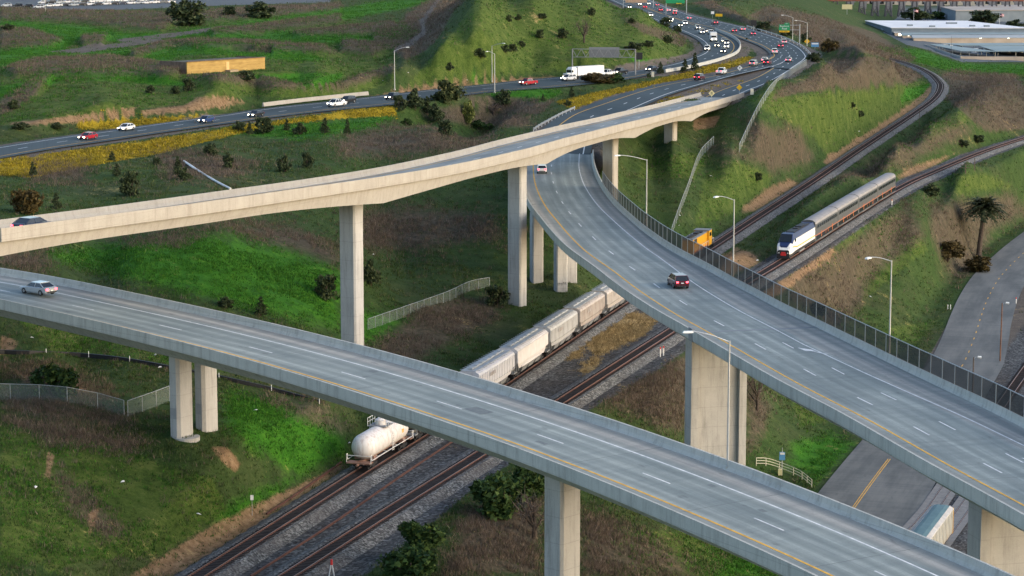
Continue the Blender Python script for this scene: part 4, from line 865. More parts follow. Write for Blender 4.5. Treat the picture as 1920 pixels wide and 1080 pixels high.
for s in (-1, 1): rl.tube([(s*7.25,-1.5,1.9),(s*7.25,1.5,1.9)], .04, 6)
rl.build('handrail', M['white'], R); uf = MB(); uf.box((0,0,1.02), (14.0,.5,.3))
for s in (-1, 1):
    uf.box((s*6.9,0,1.05), (1.2,2.9,.14)); uf.box((s*4.9,0,1.3), (1.0,2.5,.5), 0, 0, .9); uf.cyl((s*7.3,0,.9),(s*7.9,0,.9),.14,.14,6)
uf.build('underframe', rusty('rust_brown_frame', (0.30,0.2,0.16), (0.2,0.08,0.04), .7, 9), R); bogie(R, -5.1); bogie(R, 5.1)
st = MB(); st.box((3.6,-1.45,2.7), (.55,.10,.45)); st.build('hazard_placard', M['yellow_paint'], R); st = MB(); 
for k in range(8): st.box((-6.60+.0,-.55+k*.16,3.05), (.03,.10,.10))
place(R, PT1, qt)
# yellow freight locomotive
M['upy'] = plain('armour_yellow_paint', (0.62,0.30,0.012), .45); M['upg'] = plain('loco_roof_grey', (0.17,0.18,0.19), .5)
R = thing('freight_locomotive', 'yellow freight locomotive with grey roof leading the hopper cars', 'locomotive'); mb = MB()
mb.box((-2.0,0,2.75), (12.2,2.15,2.5)); mb.box((-2.0,0,4.06), (12.2,1.9,.16)); mb.box((7.6,0,2.1), (2.0,2.3,1.3)); mb.build('hood', M['upy'], R)
cb = MB(); cb.box((5.35,0,2.9), (2.5,3.0,2.9)); cb.build('cab', M['upy'], R)
for s in (-1, 1):
    w_ = MB(); w_.box((5.35,s*1.51,3.6), (1.5,.03,.75)); w_.box((6.61,s*.75,3.65), (.03,.9,.7)); w_.build('window', M['glass'], R)
rf = MB(); rf.box((5.35,0,4.40), (2.8,3.05,.14)); rf.box((-2.0,0,4.16), (12.3,2.2,.2)); rf.box((7.6,0,2.79), (1.9,2.1,.08)); rf.build('roof', M['upg'], R)
fn = MB()
for x in (-6.5,-4.8,-3.1): fn.cyl((x,0,4.26),(x,0,4.48),.62,.62,14)
fn.box((-.6,0,4.42), (1.6,.9,.35)); fn.box((1.8,0,4.36), (1.2,1.3,.22)); fn.box((-6,1.1,3.6), (2.4,.04,.8)); fn.box((-6,-1.1,3.6), (2.4,.04,.8)); fn.build('radiator_fan', M['black'], R)
wk = MB(); wk.box((0,0,1.42), (18.0,3.0,.16)); wk.box((0,0,.95), (6.4,2.6,.75))
for s in (-1, 1): wk.box((s*8.9,0,1.0), (.25,2.9,.8)); wk.cyl((s*8.9,0,.85),(s*9.4,0,.85),.15,.15,6)
wk.build('walkway', M['black'], R); rl = MB()
for s in (-1, 1):
    rl.tube([(-8.8,s*1.45,2.45),(4.0,s*1.45,2.45)], .035, 5); rl.tube([(6.8,s*1.45,2.45),(8.8,s*1.45,2.45),(8.8,s*1.45,1.4)], .035, 5)
    for k in range(8): rl.cyl((-8.8+k*1.8,s*1.45,1.45),(-8.8+k*1.8,s*1.45,2.45),.03,.03,5)
rl.tube([(8.8,-1.45,2.45),(8.8,-.5,2.45)], .035, 5); rl.tube([(8.8,.5,2.45),(8.8,1.45,2.45)], .035, 5); rl.build('handrail', M['white'], R)
sp_ = MB(); 
for s in (-1, 1): sp_.box((-1.5,s*1.085,1.62), (12,.02,.10))
sp_.build('red_stripe', M['red'], R); bogie(R, -6.0, None, 2.6); bogie(R, 6.0, None, 2.6)
ql = PT1.nearpx(1325, 467); place(R, PT1, ql-9.4)
q = qj+pitch*5; k = 0
# passenger train
M['silver'] = noisy('corrugated_silver_coach', (0.082,0.090,0.097), (0.120,0.130,0.137), .6, .42, st=(1,1,6), metal=.25)
M['croof'] = noisy('dusty_coach_roof', (0.205,0.202,0.20), (0.265,0.258,0.255), .5, .7)
M['orange'] = plain('orange_stripe_paint', (0.62,0.16,0.03), .5); M['navy'] = plain('navy_blue_paint', (0.012,0.025,0.09), .4); M['gold'] = plain('golden_stripe_paint', (0.62,0.34,0.03), .5)
def rsec(x, w_, zb, zs, zt, n=7):
    r = [(x,-w_,zb),(x,-w_,1.66),(x,-w_,1.76),(x,-w_,2.35),(x,-w_,zs)]
    for k in range(1, n): a = math.pi*k/n; r.append((x, -w_*math.cos(a), zs+(zt-zs)*math.sin(a)**.75))
    return r+[(x,w_,zs),(x,w_,2.35),(x,w_,1.76),(x,w_,1.66),(x,w_,zb)]
def coach(label):
    R = thing('passenger_coach', label, 'rail coach', (0,0,0), 0, 'silver passenger coaches'); L = 11.55; mb = MB(); n = 7
    ms = [0,1,0,0]+[2]*(n)+[0,0,1,0]+[3]
    mb.loft([rsec(x, w_, .55, 4.0, 4.85) for x, w_ in ((-L,1.46),(-L+.25,1.55),(L-.25,1.55),(L,1.46))], ms); mb.build('body', [M['silver'], M['orange'], M['croof'], M['black']], R)
    for z, h, wd, n_ in ((3.35,.62,1.55,11),(1.15,.55,1.35,0)):
        wi = MB()
        for s in (-1, 1):
            if n_: wi.box((0,s*1.555,z), (2*L-1.6,.02,h))
            else:
                wi.box((0,s*1.555,z), (2*L-1.0,.02,h+.30))
        wi.build('window_band', M['glass'], R)
    mu = MB()
    for s in (-1, 1):
        for k in range(-5, 6): mu.box((k*2.0,s*1.568,3.35), (.28,.012,.66))
    mu.build('window_pillar', M['silver'], R); do = MB()
    for s in (-1, 1):
        for x in (-5.6, 5.6): do.box((x,s*1.562,1.5), (.34,.03,1.3))
        for x in (-1.2,1.2): do.box((x,s*1.562,1.3),(.16,.025,.7))
    do.build('door', M['orange'], R); un = MB(); un.box((0,0,.55), (11,2.6,.55)); un.build('underfloor_box', M['grey'], R)
    bogie(R, -8.4, None, 2.5); bogie(R, 8.4, None, 2.5); ga = MB(); ga.box((-L-.2,0,2.4), (.5,1.2,2.9)); ga.build('gangway', M['black'], R); return R
qn, qr = PT2.nearpx(1466, 485), PT2.nearpx(1512, 457)
R = thing('passenger_locomotive', 'white and navy passenger locomotive with red nose leading the silver coaches', 'locomotive'); LL = qr-qn; mb = MB()
def lsec(x, w_, z0, z1, z2, zt): return [(x,-w_,z0),(x,-w_,z0+.55),(x,-w_,z1),(x,-w_,z1+.22),(x,-w_*.98,z2),(x,-w_*.72,zt),(x,w_*.72,zt),(x,w_*.98,z2),(x,w_,z1+.22),(x,w_,z1),(x,w_,z0+.55),(x,w_,z0)]
rings = [lsec(x, *r) for x, r in ((-LL/2+.2,(1.5,.75,1.75,3.5,4.45)),(LL/2-5.6,(1.5,.75,1.75,3.5,4.45)),(LL/2-4.6,(1.5,.75,1.85,3.55,4.6)),(LL/2-3.0,(1.5,.7,2.1,3.5,4.5)),(LL/2-1.5,(1.46,.55,2.1,2.8,3.0)),(LL/2-.45,(1.34,.5,1.9,2.35,2.5)),(LL/2,(1.15,.5,1.3,1.6,1.8)))]
mb.loft(rings[:5], [0,1,2,1,3,3,3,1,2,1,0,0]); mb.loft(rings[4:], [0,1,1,1,1,1,1,1,1,1,0,0]); mb.build('body', [M['black'], M['white'], M['gold'], M['navy']], R)
x = LL/2; ws = MB(); ws.add([(x-2.95,-1.0,4.42),(x-2.95,1.0,4.42),(x-1.62,1.18,3.12),(x-1.62,-1.18,3.12)], [(0,1,2,3)])
ws.v = [(a+.06, b, c+.06) for a, b, c in ws.v]
for s in (-1, 1): ws.add([(x-4.3,s*1.515,3.0),(x-3.1,s*1.515,3.0),(x-3.1,s*1.515,3.6),(x-4.3,s*1.515,3.6)], [(0,1,2,3)])
ws.build('windscreen', M['glass'], R); nz = MB(); nz.add([(x+.012,-.62,1.12),(x+.012,.62,1.12),(x+.012,.5,.72),(x+.012,-.5,.72)], [(0,1,2,3)]); nz.box((x-.05,0,1.1),(.3,.8,.7)); nz.build('nose_panel', M['red'], R)
nv = MB(); nv.add([(x-.43,-.8,2.54),(x-.43,.8,2.54),(x+.02,0,1.35)], [(0,2,1)]); nv.add([(x-1.5,-1.0,3.03),(x-1.5,1.0,3.03),(x-.43,.8,2.54),(x-.43,-.8,2.54)], [(0,1,2,3)]); nv.v = [(a+.02, b, c+.03) for a, b, c in nv.v]; nv.build('nose_chevron', M['navy'], R)
hl = MB(); 
for s in (-1, 1): hl.cyl((x-.05,s*.85,1.25),(x+.06,s*.85,1.25),.12,.12,10)
hl.build('headlight', M['headoff'], R); pl_ = MB(); pl_.box((x-.15,0,.45), (.5,2.6,.5), 0, 0, .9); pl_.build('pilot', M['black'], R)
rf = MB(); rf.box((-1.6,0,4.52), (LL-8.5,1.7,.16)); rf.box((-3.0,0,4.68), (2.4,1.3,.2)); rf.box((.4,0,4.66), (1.2,1.0,.2)); rf.cyl((-5,0,4.5),(-5,0,4.72),.55,.55,12); rf.build('roof_equipment', M['black'], R)
bogie(R, -LL/2+3.2, None, 2.5); bogie(R, LL/2-3.6, None, 2.5); ft = MB(); ft.box((0,0,.6), (4.6,2.5,.6)); ft.build('fuel_tank', M['grey'], R)
place(R, PT2, (qn+qr)/2, True)
CO = coach('first silver coach behind the passenger locomotive'); pc = 23.45; place(CO, PT2, qr+pc/2)
for k, lb in enumerate(('second silver coach from the passenger locomotive', 'third silver coach from the passenger locomotive', 'last silver coach, at the rear of the passenger train')):
    q = qr+pc*(k+1.5); dup(CO, PT2.at(q), PT2.rz(q), lb)
# boxcar on the street track
M['boxs'] = rusty('weathered_grey_boxcar', (0.36,0.37,0.35), (0.3,0.2,0.09), .45, 2.0); M['boxr'] = noisy('blue_grey_boxcar_roof', (0.075,0.145,0.165), (0.11,0.19,0.21), .4, .6); M['cream'] = noisy('pale_roof_edge', (0.33,0.33,0.33), (0.43,0.43,0.42), 1)
R = thing('boxcar', 'grey ribbed boxcar with blue roof and yellow end standing on street track', 'freight car'); mb = MB(); mb.box((0,0,2.7), (17.5,2.95,3.2)); mb.build('body', M['boxs'], R)
rf = MB(); rf.loft([[(x,-1.02,4.55),(x,-.5,4.66),(x,.5,4.66),(x,1.02,4.55),(x,1.02,4.31),(x,-1.02,4.31)] for x in (-8.7,8.7)]); rf.build('roof', M['boxr'], R); re = MB()
for s in (-1, 1): re.loft([[(x,s*1.03,4.56),(x,s*1.52,4.28),(x,s*1.52,4.1),(x,s*1.03,4.3)] for x in (-8.8,8.8)])
for s in (-1, 1): re.box((s*8.78,0,4.42), (.12,2.4,.3))
re.build('roof_edge', M['cream'], R); rb = MB()
for s in (-1, 1):
    for k in range(-8, 9): rb.box((k*1.05,s*1.5,2.7), (.12,.07,3.1))
rb.build('side_post', M['boxs'], R); ee = MB()
for s in (-1, 1):
    for y in (-1.42,1.42): ee.box((s*8.8,y,2.65), (.16,.22,3.4))
    ee.box((s*8.8,0,1.1), (.3,2.9,.25))
ee.build('end_post', M['gold'], R); bogie(R, -6.5); bogie(R, 6.5)
q = PT4.nearpx(1766, 1009); place(R, PT4, q-8.9)
# ---------------------------------------------------------------- road vehicles (x forward)
PAINT = {}
def paint(c):
    if c not in PAINT:
        v = {'white':(.72,.72,.71),'silver':(.40,.43,.45),'black':(.015,.016,.018),'red':(.36,.012,.022),'darkred':(.075,.007,.011),'blue':(.018,.045,.15),'grey':(.14,.15,.16),'navy':(.02,.03,.055),'teal':(.06,.12,.14)}[c]
        PAINT[c] = plain(c+'_car_paint', v, .28, .25 if c in ('silver','grey') else 0, coat=.6)
    return PAINT[c]
KD = {  # length, width, [x, half width, z bottom, z shoulder] body stations and [x, z] cabin corners
'sedan': (4.75,1.84,[(-2.37,.72,.42,.86),(-2.2,.86,.30,.98),(-1.2,.92,.24,1.0),(0,.92,.22,.95),(1.1,.92,.24,.90),(1.9,.86,.28,.80),(2.37,.66,.40,.62)],(-1.95,-1.15,.35,1.15,1.44)),
'hatch': (4.3,1.80,[(-2.15,.74,.42,.95),(-2.0,.86,.30,1.05),(-1.0,.90,.24,1.04),(.2,.90,.22,.98),(1.1,.90,.24,.92),(1.75,.84,.28,.82),(2.15,.66,.40,.64)],(-2.08,-1.5,.4,1.2,1.52)),
'suv': (4.85,1.95,[(-2.42,.80,.48,1.06),(-2.3,.93,.36,1.16),(-1.0,.97,.30,1.15),(.3,.97,.28,1.10),(1.2,.97,.30,1.06),(2.0,.92,.34,.98),(2.42,.74,.46,.80)],(-2.35,-1.95,.5,1.25,1.76)),
'pickup': (5.8,2.0,[(-2.9,.88,.50,1.12),(-2.8,.97,.40,1.18),(-1.0,1.0,.34,1.18),(.3,1.0,.32,1.16),(1.3,1.0,.34,1.14),(2.4,.96,.38,1.06),(2.9,.80,.48,.90)],(-.75,-.55,1.0,1.65,1.88)),
}
VCACHE = {}
def vehicle(kind, colr, loc, rz, label, front=False, rear=False, group=None, cat='car', name=None):
    key = (kind, colr, front, rear)
    if key in VCACHE:
        return dup(VCACHE[key], loc, rz, label, cat, group)
    L_, W_, stn, cab = KD[kind]; R = thing(name or {'sedan':'sedan_car','hatch':'hatchback_car','suv':'suv_car','pickup':'pickup_truck'}[kind], label, cat, loc, rz, group); pm = paint(colr)
    mb = MB(); mb.loft([[(x,-w_*.9,zb),(x,-w_,zb+.14),(x,-w_,zt-.10),(x,-w_*.90,zt),(x,w_*.90,zt),(x,w_,zt-.10),(x,w_,zb+.14),(x,w_*.9,zb)] for x, w_, zb, zt in stn])
    if kind == 'pickup': mb.box((-1.85,0,1.13), (1.9,1.6,.02))
    mb.build('body', pm, R)
    a, b_, c, d, h = cab; zb = 1.14 if kind in ('suv','pickup') else .95; wb, wt = W_/2*.94, W_/2*.76
    gl = MB(); gl.add([(a,-wb,zb),(d,-wb,zb),(d,wb,zb),(a,wb,zb),(b_,-wt,h-.05),(c,-wt,h-.05),(c,wt,h-.05),(b_,wt,h-.05)], [(0,1,5,4),(1,2,6,5),(2,3,7,6),(3,0,4,7),(4,5,6,7)]); gl.build('window', M['glass'], R)
    rf = MB(); rf.box(((b_+c)/2,0,h-.02), (c-b_+.06,wt*2+.05,.07), 0, 0, .97)
    for s in (-1, 1):
        for (x0, x1) in ((d, c), (a, b_)): rf.cyl((x0,s*wb,zb), (x1,s*wt,h-.04), .055, .05, 5)
        xm = (b_+c)/2-.05; rf.cyl((xm,s*(wb+.012),zb), (xm,s*(wt+.012),h-.04), .05, .05, 5)
    rf.build('roof', pm, R)
    rw = .40 if kind in ('suv','pickup') else .34
    for x in (-L_*.30, L_*.31):
        for s in (-1, 1):
            wmb = MB(); wmb.cyl((x,s*(W_/2-.20),rw), (x,s*(W_/2+.015),rw), rw, rw, 16); o = wmb.build('wheel', M['tyre'], R)
            rm = MB(); rm.cyl((x,s*(W_/2),rw), (x,s*(W_/2+.03),rw), rw*.6, rw*.55, 10); rm.build('rim', M['rim'], o)
    xf, zf = L_/2, stn[-1][3]-.02; xr, zr = -L_/2, stn[0][3]-.10
    for s in (-1, 1):
        m_ = MB(); m_.box((xf-.12,s*.58,zf), (.24,.34,.17)); m_.build('headlight', M['headl'] if front else M['headoff'], R)
        m_ = MB(); m_.box((xr+.03,s*.64,zr), (.12,.30,.20)); m_.build('taillight', M['taill'] if rear else M['red'], R)
    gr = MB(); gr.box((xf-.03,0,zf-.14), (.12,.95,.16)); gr.box((xf-.05,0,.42), (.16,1.2,.14)); gr.box((xr+.0,0,.45), (.12,1.3,.16)); gr.build('bumper_grille', M['black'], R)
    pl2 = MB(); pl2.box((xr-.03,0,zr-.12), (.03,.36,.14)); pl2.build('number_plate', M['white'], R)
    VCACHE[key] = R; return R
def on_plane(path, px, py, pl=None, zadd=.015, rev=True):
    w_ = Pp(px, py, pl) if pl else None
    q = path.near(w_) if pl else path.nearpx(px, py)
    return w_+np.array([0,0,zadd]), path.rz(q)+(math.pi if rev else 0)
l_, r_ = on_plane(PB, 72, 551, ZB); vehicle('sedan', 'silver', l_, r_, 'silver sedan driving left on the nearest viaduct', False, True)
l_, r_ = on_plane(PA, 1271, 538, ZA); vehicle('suv', 'darkred', l_, r_, 'dark red suv with lit tail lamps on the curving viaduct', False, True)
l_, r_ = on_plane(PA, 1016, 324, ZA); vehicle('hatch', 'white', l_, r_, 'white hatchback with glowing red tail lamps under the high viaduct', False, True)
q = PC.nearpx(26, 431); vehicle('sedan', 'navy', PC.at(q, -3.0, .02), PC.rz(q), 'dark sedan half hidden by parapet on the tallest viaduct', False, True)
PH1, PHM, PHA, PHC = mid(H1)[0], mid(HM)[0], mid(HA)[0], mid(HCr)[0]
def on_road(path, px, py):
    z = 20.0
    for _ in range(4): w_ = P(px, py, z); q = path.near(w_); z = path.at(q)[2]
    w_ = P(px, py, z); return w_+np.array([0,0,.05]), path.rz(q)+math.pi
CARS = '''165 261.5 sedan red H1 red sedan, leftmost car on the far-left highway
237 244.5 sedan white H1 white sedan right behind the red sedan on left highway
387 230 hatch blue H1 blue hatchback between white sedan and black sedan
480 219 sedan black H1 black sedan on left highway, above the small conifers
631 200 pickup white H1 white pickup beside the black suv on left highway
652 193.5 suv black H1 black suv partly hidden behind the white pickup
736 187 suv black H1 black suv emerging from behind roadside bushes
991 159.5 pickup red H1 red pickup below the pair of highway lamp posts
1066 151.5 suv white H1 white suv just ahead of the white semi truck
1139 142.5 pickup white H1 white pickup under the gantry, behind the semi truck
1163 139.5 pickup black H1 dark pickup following a white pickup under the gantry
1221 133 sedan black H1 dark sedan with bright headlights near black message board
1326 95 suv white H1 orange-lit white suv in nearest lane of oncoming bend
1344 88 sedan black H1 dark sedan with headlights in the middle of the oncoming bend
1362 91 suv white H1 white suv by median barrier, second from front
1362 84 pickup grey H1 grey pickup by median barrier behind the white suv
1357 79 sedan silver H1 silver sedan by median barrier, last of its lane group
1357 99 sedan black H1 dark sedan by median barrier, first in its lane
1333 64.5 suv white H1 white suv directly behind the box truck
1316 63.5 pickup white H1 white pickup left of the box truck
1321 60 sedan grey H1 grey sedan behind the white pickup, left of box truck
1308 55 suv silver H1 silver suv further up the oncoming bend
1284 46.5 suv white H1 white suv with red glow in oncoming lanes past hillside tree
1275 50 sedan black H1 dark sedan with white headlights beside hillside tree
1257 42 suv black H1 suv with orange headlights, lower of the pair by hillside tree
1258 38 sedan white H1 sedan with orange headlights, upper of the pair by hillside tree
1220 31 suv white H1 white suv emerging from behind the hill crest
1209 29.5 sedan grey H1 grey sedan with white headlights at the hill crest
1312 150 suv darkred HA dark red suv on the ramp below the yellow flowers
1353 139.5 pickup white HA white pickup on the ramp beside the white diamond sign
1413 123.5 suv silver HA silver suv right of the white diamond sign
1434 116 sedan white HA white sedan beside a dark suv near the gore
1439 121.5 suv darkred HA dark suv in front of the white sedan near the gore
1452 101 suv white HM white suv with red lamps at the outside of the bend
1479 116 sedan silver HC silver sedan alone in lane right of the gore
1463 89 sedan darkred HM dark red sedan just ahead of the silver suv
1469 82.5 suv silver HM silver suv by the outer white line of the bend
1411 66 sedan navy HM dark blue sedan below the black message board
1392 57.5 sedan silver HM silver sedan near the outer guard rail
1376 60.5 sedan darkred HM dark red sedan in the inner outbound lane
1340 46 pickup darkred HM dark red pickup below the yellow sign on green mound
1291 36.5 sedan silver HM silver sedan ahead of the dark red pickup
1264 28 suv darkred HM dark suv beneath the large green overhead sign
1265 23.5 suv white HM white suv just beyond dark suv under green sign
1238 21.5 pickup red HM red pickup in the far outbound lanes
1253 21.5 sedan white HM white sedan with bright red lamps beside red pickup
1209 15.5 sedan red HM small red sedan in the farthest outbound lanes
1232 11.5 sedan teal HM teal sedan far off beyond the red pickup'''
PTH = {'H1': PH1, 'HM': PHM, 'HA': PHA, 'HC': PHC}
for ln in CARS.split('\n'):
    a, b_, kd, cl, rd, lab = ln.split(' ', 5); l_, r_ = on_road(PTH[rd], float(a), float(b_))
    vehicle(kd, cl, l_, r_, lab, rd == 'H1', rd != 'H1', 'highway traffic')
for px_, py_, kd, cl, lab in ((1199,10,'suv','white','white oncoming suv under the far wooden gantry'),(1216,8.5,'sedan','black','dark oncoming sedan with lamps under the far gantry'),(1180,16,'suv','black','oncoming suv with orange headlights peeking past the hill')):
    l_, r_ = on_road(PH1, px_, py_); vehicle(kd, cl, l_, r_, lab, True, False, 'highway traffic')
# trucks
def wheels(R, xs, w_, r=.5):
    for x in xs:
        for s in (-1, 1): k = MB(); k.cyl((x,s*(w_/2-.35),r),(x,s*w_/2,r),r,r,14); k.build('wheel', M['tyre'], R)
l_, r_ = on_road(PH1, 1091, 147.5); R = thing('semi_truck', 'white semi truck with tall box trailer on the left highway', 'truck', l_, r_, 'highway traffic', .84)
mb = MB(); mb.box((-3.2,0,2.65), (13.2,2.6,2.9)); mb.build('trailer', M['white'], R); mb = MB(); mb.box((-3.2,0,1.05), (12.6,1.2,.25)); mb.box((5.5,0,.75), (6.4,1.1,.3)); mb.build('chassis', M['black'], R)
mb = MB(); mb.box((5.1,0,2.25), (2.7,2.4,2.5)); mb.box((5.0,0,3.75), (2.4,2.3,.6), 0, 0, .8); mb.box((7.4,0,1.5), (2.0,2.0,1.15), 0, 0, .92); mb.build('cab', M['white'], R)
mb = MB(); mb.box((6.46,0,2.75), (.04,2.1,.8))
for s in (-1, 1): mb.box((6.0,s*1.21,2.7), (.8,.03,.7))
mb.build('window', M['glass'], R); mb = MB(); mb.box((8.42,0,1.4), (.06,1.3,.9)); mb.build('grille', M['rim'], R)
for s in (-1, 1): mb = MB(); mb.box((8.36,s*.85,1.05),(.12,.3,.2)); mb.build('headlight', M['headl'], R)
mb = MB(); mb.box((3.65,0,3.2), (.5,1.8,1.2)); mb.build('reefer_unit', M['rim'], R)
wheels(R, (-8.6,-7.4,3.2,4.4,7.6), 2.5)
l_, r_ = on_road(PH1, 1337.5, 78); R = thing('box_truck', 'white box truck heading toward camera in the oncoming bend', 'truck', l_, r_, 'highway traffic')
mb = MB(); mb.box((-1.0,0,2.1), (6.0,2.4,2.5)); mb.build('box_body', M['white'], R); mb = MB(); mb.box((3.0,0,1.5), (2.0,2.1,1.7), 0, 0, .85); mb.build('cab', M['white'], R)
mb = MB(); mb.box((3.9,0,1.95), (.1,1.8,.6)); mb.build('window', M['glass'], R)
for s in (-1, 1): mb = MB(); mb.box((4.0,s*.75,.95),(.1,.3,.22)); mb.build('headlight', M['headl'], R)
wheels(R, (-2.6,2.8), 2.3)
# the car park on the plateau
LOT = [(12,9.5,'suv','white','white suv at left end of the nearest parking row'),(33,10,'suv','black','black suv, second from left in nearest parking row'),(52,11,'suv','black','black suv beside the white one in nearest parking row'),(73,12.5,'suv','white','white suv at right end of nearest parking row beside a pole')]
for px_, py_, kd, cl, lab in LOT: vehicle(kd, cl, G(px_, py_+3.5, .05), math.radians(188), lab, group='cars in the distant car park')
cyc = ['white','white','black','silver','black','white','black','white','black','navy','white','silver','white','white','grey','white','white','silver']
for k in range(16):
    px_ = 92+k*15.2; cl = cyc[k % 18]
    vehicle('suv' if k % 3 else 'sedan', cl, G(px_, 13.0-k*.48, .05), math.radians(205), {'white':'white car in front of the long diagonal parking row','black':'black car in front of the long diagonal parking row','silver':'silver car in front of the long diagonal parking row','navy':'dark blue car in front of the long diagonal parking row','grey':'grey car in front of the long diagonal parking row'}[cl], group='diagonal row of parked cars: '+cl)
for k in range(13):
    px_ = 80+k*15.5; cl = cyc[(k*5+1) % 18]
    vehicle('suv', cl, G(px_, 7.5-k*.42, .05), math.radians(205), {'white':'white car in back of the long diagonal parking row','black':'black car in back of the long diagonal parking row','silver':'silver car in back of the long diagonal parking row','navy':'dark blue car in back of the long diagonal parking row','grey':'grey car in back of the long diagonal parking row'}[cl], group='back row of parked cars: '+cl)
# ---------------------------------------------------------------- trees and shrubs
M['leafd'] = leafmat('dark_evergreen_leaves', (0.018,0.030,0.013), (0.050,0.070,0.028), (0.10,0.118,0.05))
M['leafo'] = leafmat('olive_leaves', (0.022,0.034,0.012), (0.060,0.075,0.026), (0.105,0.11,0.045))
M['leafg'] = leafmat('green_shrub_leaves', (0.015,0.038,0.010), (0.042,0.080,0.020), (0.08,0.12,0.03))
M['leafy'] = leafmat('yellow_green_leaves', (0.075,0.10,0.022), (0.16,0.18,0.045), (0.22,0.22,0.08))
M['leafb'] = leafmat('bronze_leaves', (0.040,0.028,0.010), (0.085,0.062,0.020), (0.12,0.09,0.03))
M['twig'] = leafmat('bare_twigs', (0.065,0.050,0.042), (0.14,0.11,0.095), (0.20,0.165,0.145))
M['bark'] = noisy('tree_bark', (0.035,0.026,0.02), (0.085,0.065,0.05), 2.5)
def leaves(mb_v, c, r, n, size, rr, flat=1.0):
    for _ in range(n):
        d = rr.normal(0, 1, 3); d /= np.linalg.norm(d); p = np.array(c)+d*np.array(r)*(rr.random()**.45)
        a = rr.normal(0, 1, 3); b = rr.normal(0, 1, 3); a /= np.linalg.norm(a); b -= a*(a@b); b /= np.linalg.norm(b)+1e-6
        s = size*rr.uniform(.6, 1.4); mb_v.add([p-a*s*.5-b*s*.3, p+a*s*.5-b*s*.3, p+a*s*.1+b*s*.6], [(0,1,2)])
def bush(seed, mat, label, loc, group, clumps=9, n=75, size=.34, tall=1.0, bare=0.0):
    """unit crown about 2 m wide, 2 m*tall high"""
    rr = np.random.default_rng(seed); R = thing('shrub', label, 'shrub', loc, 0, group); cr = MB()
    for k in range(clumps):
        t = rr.uniform(0, 2*np.pi); f = rr.random()**.6*.82; z = rr.uniform(.25, 1.5)*tall*(1-.42*f*f)
        leaves(cr, (math.cos(t)*f, math.sin(t)*f, z), np.array([.36,.36,.32])*rr.uniform(.55, 1.3), int(n*rr.uniform(.5,1.2)), size*.56, rr)
    cr.build('crown', mat, R); tk = MB()
    for k in range(4):
        t = rr.uniform(0, 2*np.pi); tk.cyl((0,0,-.2), (math.cos(t)*.5, math.sin(t)*.5, 1.1*tall), .07, .02, 5)
    tk.build('trunk', M['bark'], R); return R
def conifer(seed, mat, label, loc, group):
    rr = np.random.default_rng(seed); R = thing('conifer_tree', label, 'tree', loc, 0, group); cr = MB()      # unit: 4 m tall, 2 m wide
    for k in range(13):
        z = .45+k*.27; r = (1.0-k/13.5)*.92+.10
        for j in range(max(3, int(9*r))):
            t = rr.uniform(0, 2*np.pi); leaves(cr, (math.cos(t)*r*.62, math.sin(t)*r*.62, z+rr.uniform(-.12,.12)), (r*.40+.08, r*.40+.08, .20), 16, .22, rr)
    cr.build('crown', mat, R); tk = MB(); tk.cyl((0,0,-.2), (0,0,3.4), .10, .02, 6); tk.build('trunk', M['bark'], R); return R
def baretree(seed, label, loc, group, mat=None):
    rr = np.random.default_rng(seed); R = thing('bare_tree', label, 'tree', loc, 0, group); cr, tk = MB(), MB()
    tk.cyl((0,0,-.3), (0,0,1.4), .16, .11, 6)
    for k in range(9):
        t = rr.uniform(0, 2*np.pi); e = np.array([math.cos(t)*rr.uniform(.5,1.3), math.sin(t)*rr.uniform(.5,1.3), rr.uniform(2.2,3.9)]); tk.cyl((0,0,rr.uniform(.5,1.4)), e, .07, .02, 5)
        for j in range(26):
            a = e*rr.uniform(.45,1.0)+rr.normal(0,.12,3); d = rr.normal(0,.55,3)+np.array([0,0,.55]); n_ = np.cross(d, rr.normal(0,1,3)); n_ /= np.linalg.norm(n_); cr.add([a-n_*.02, a+n_*.02, a+d], [(0,1,2)])
    cr.build('crown', mat or M['twig'], R); tk.build('trunk', M['bark'], R); return R
GP = {'C':'small conifers on the median','M':'shrubs and trees on the median','H':'shrubs scattered over the hills','F':'large shrubs by the near tracks','S':'shrubs by tracks and street','T':'distant trees by the industrial area'}
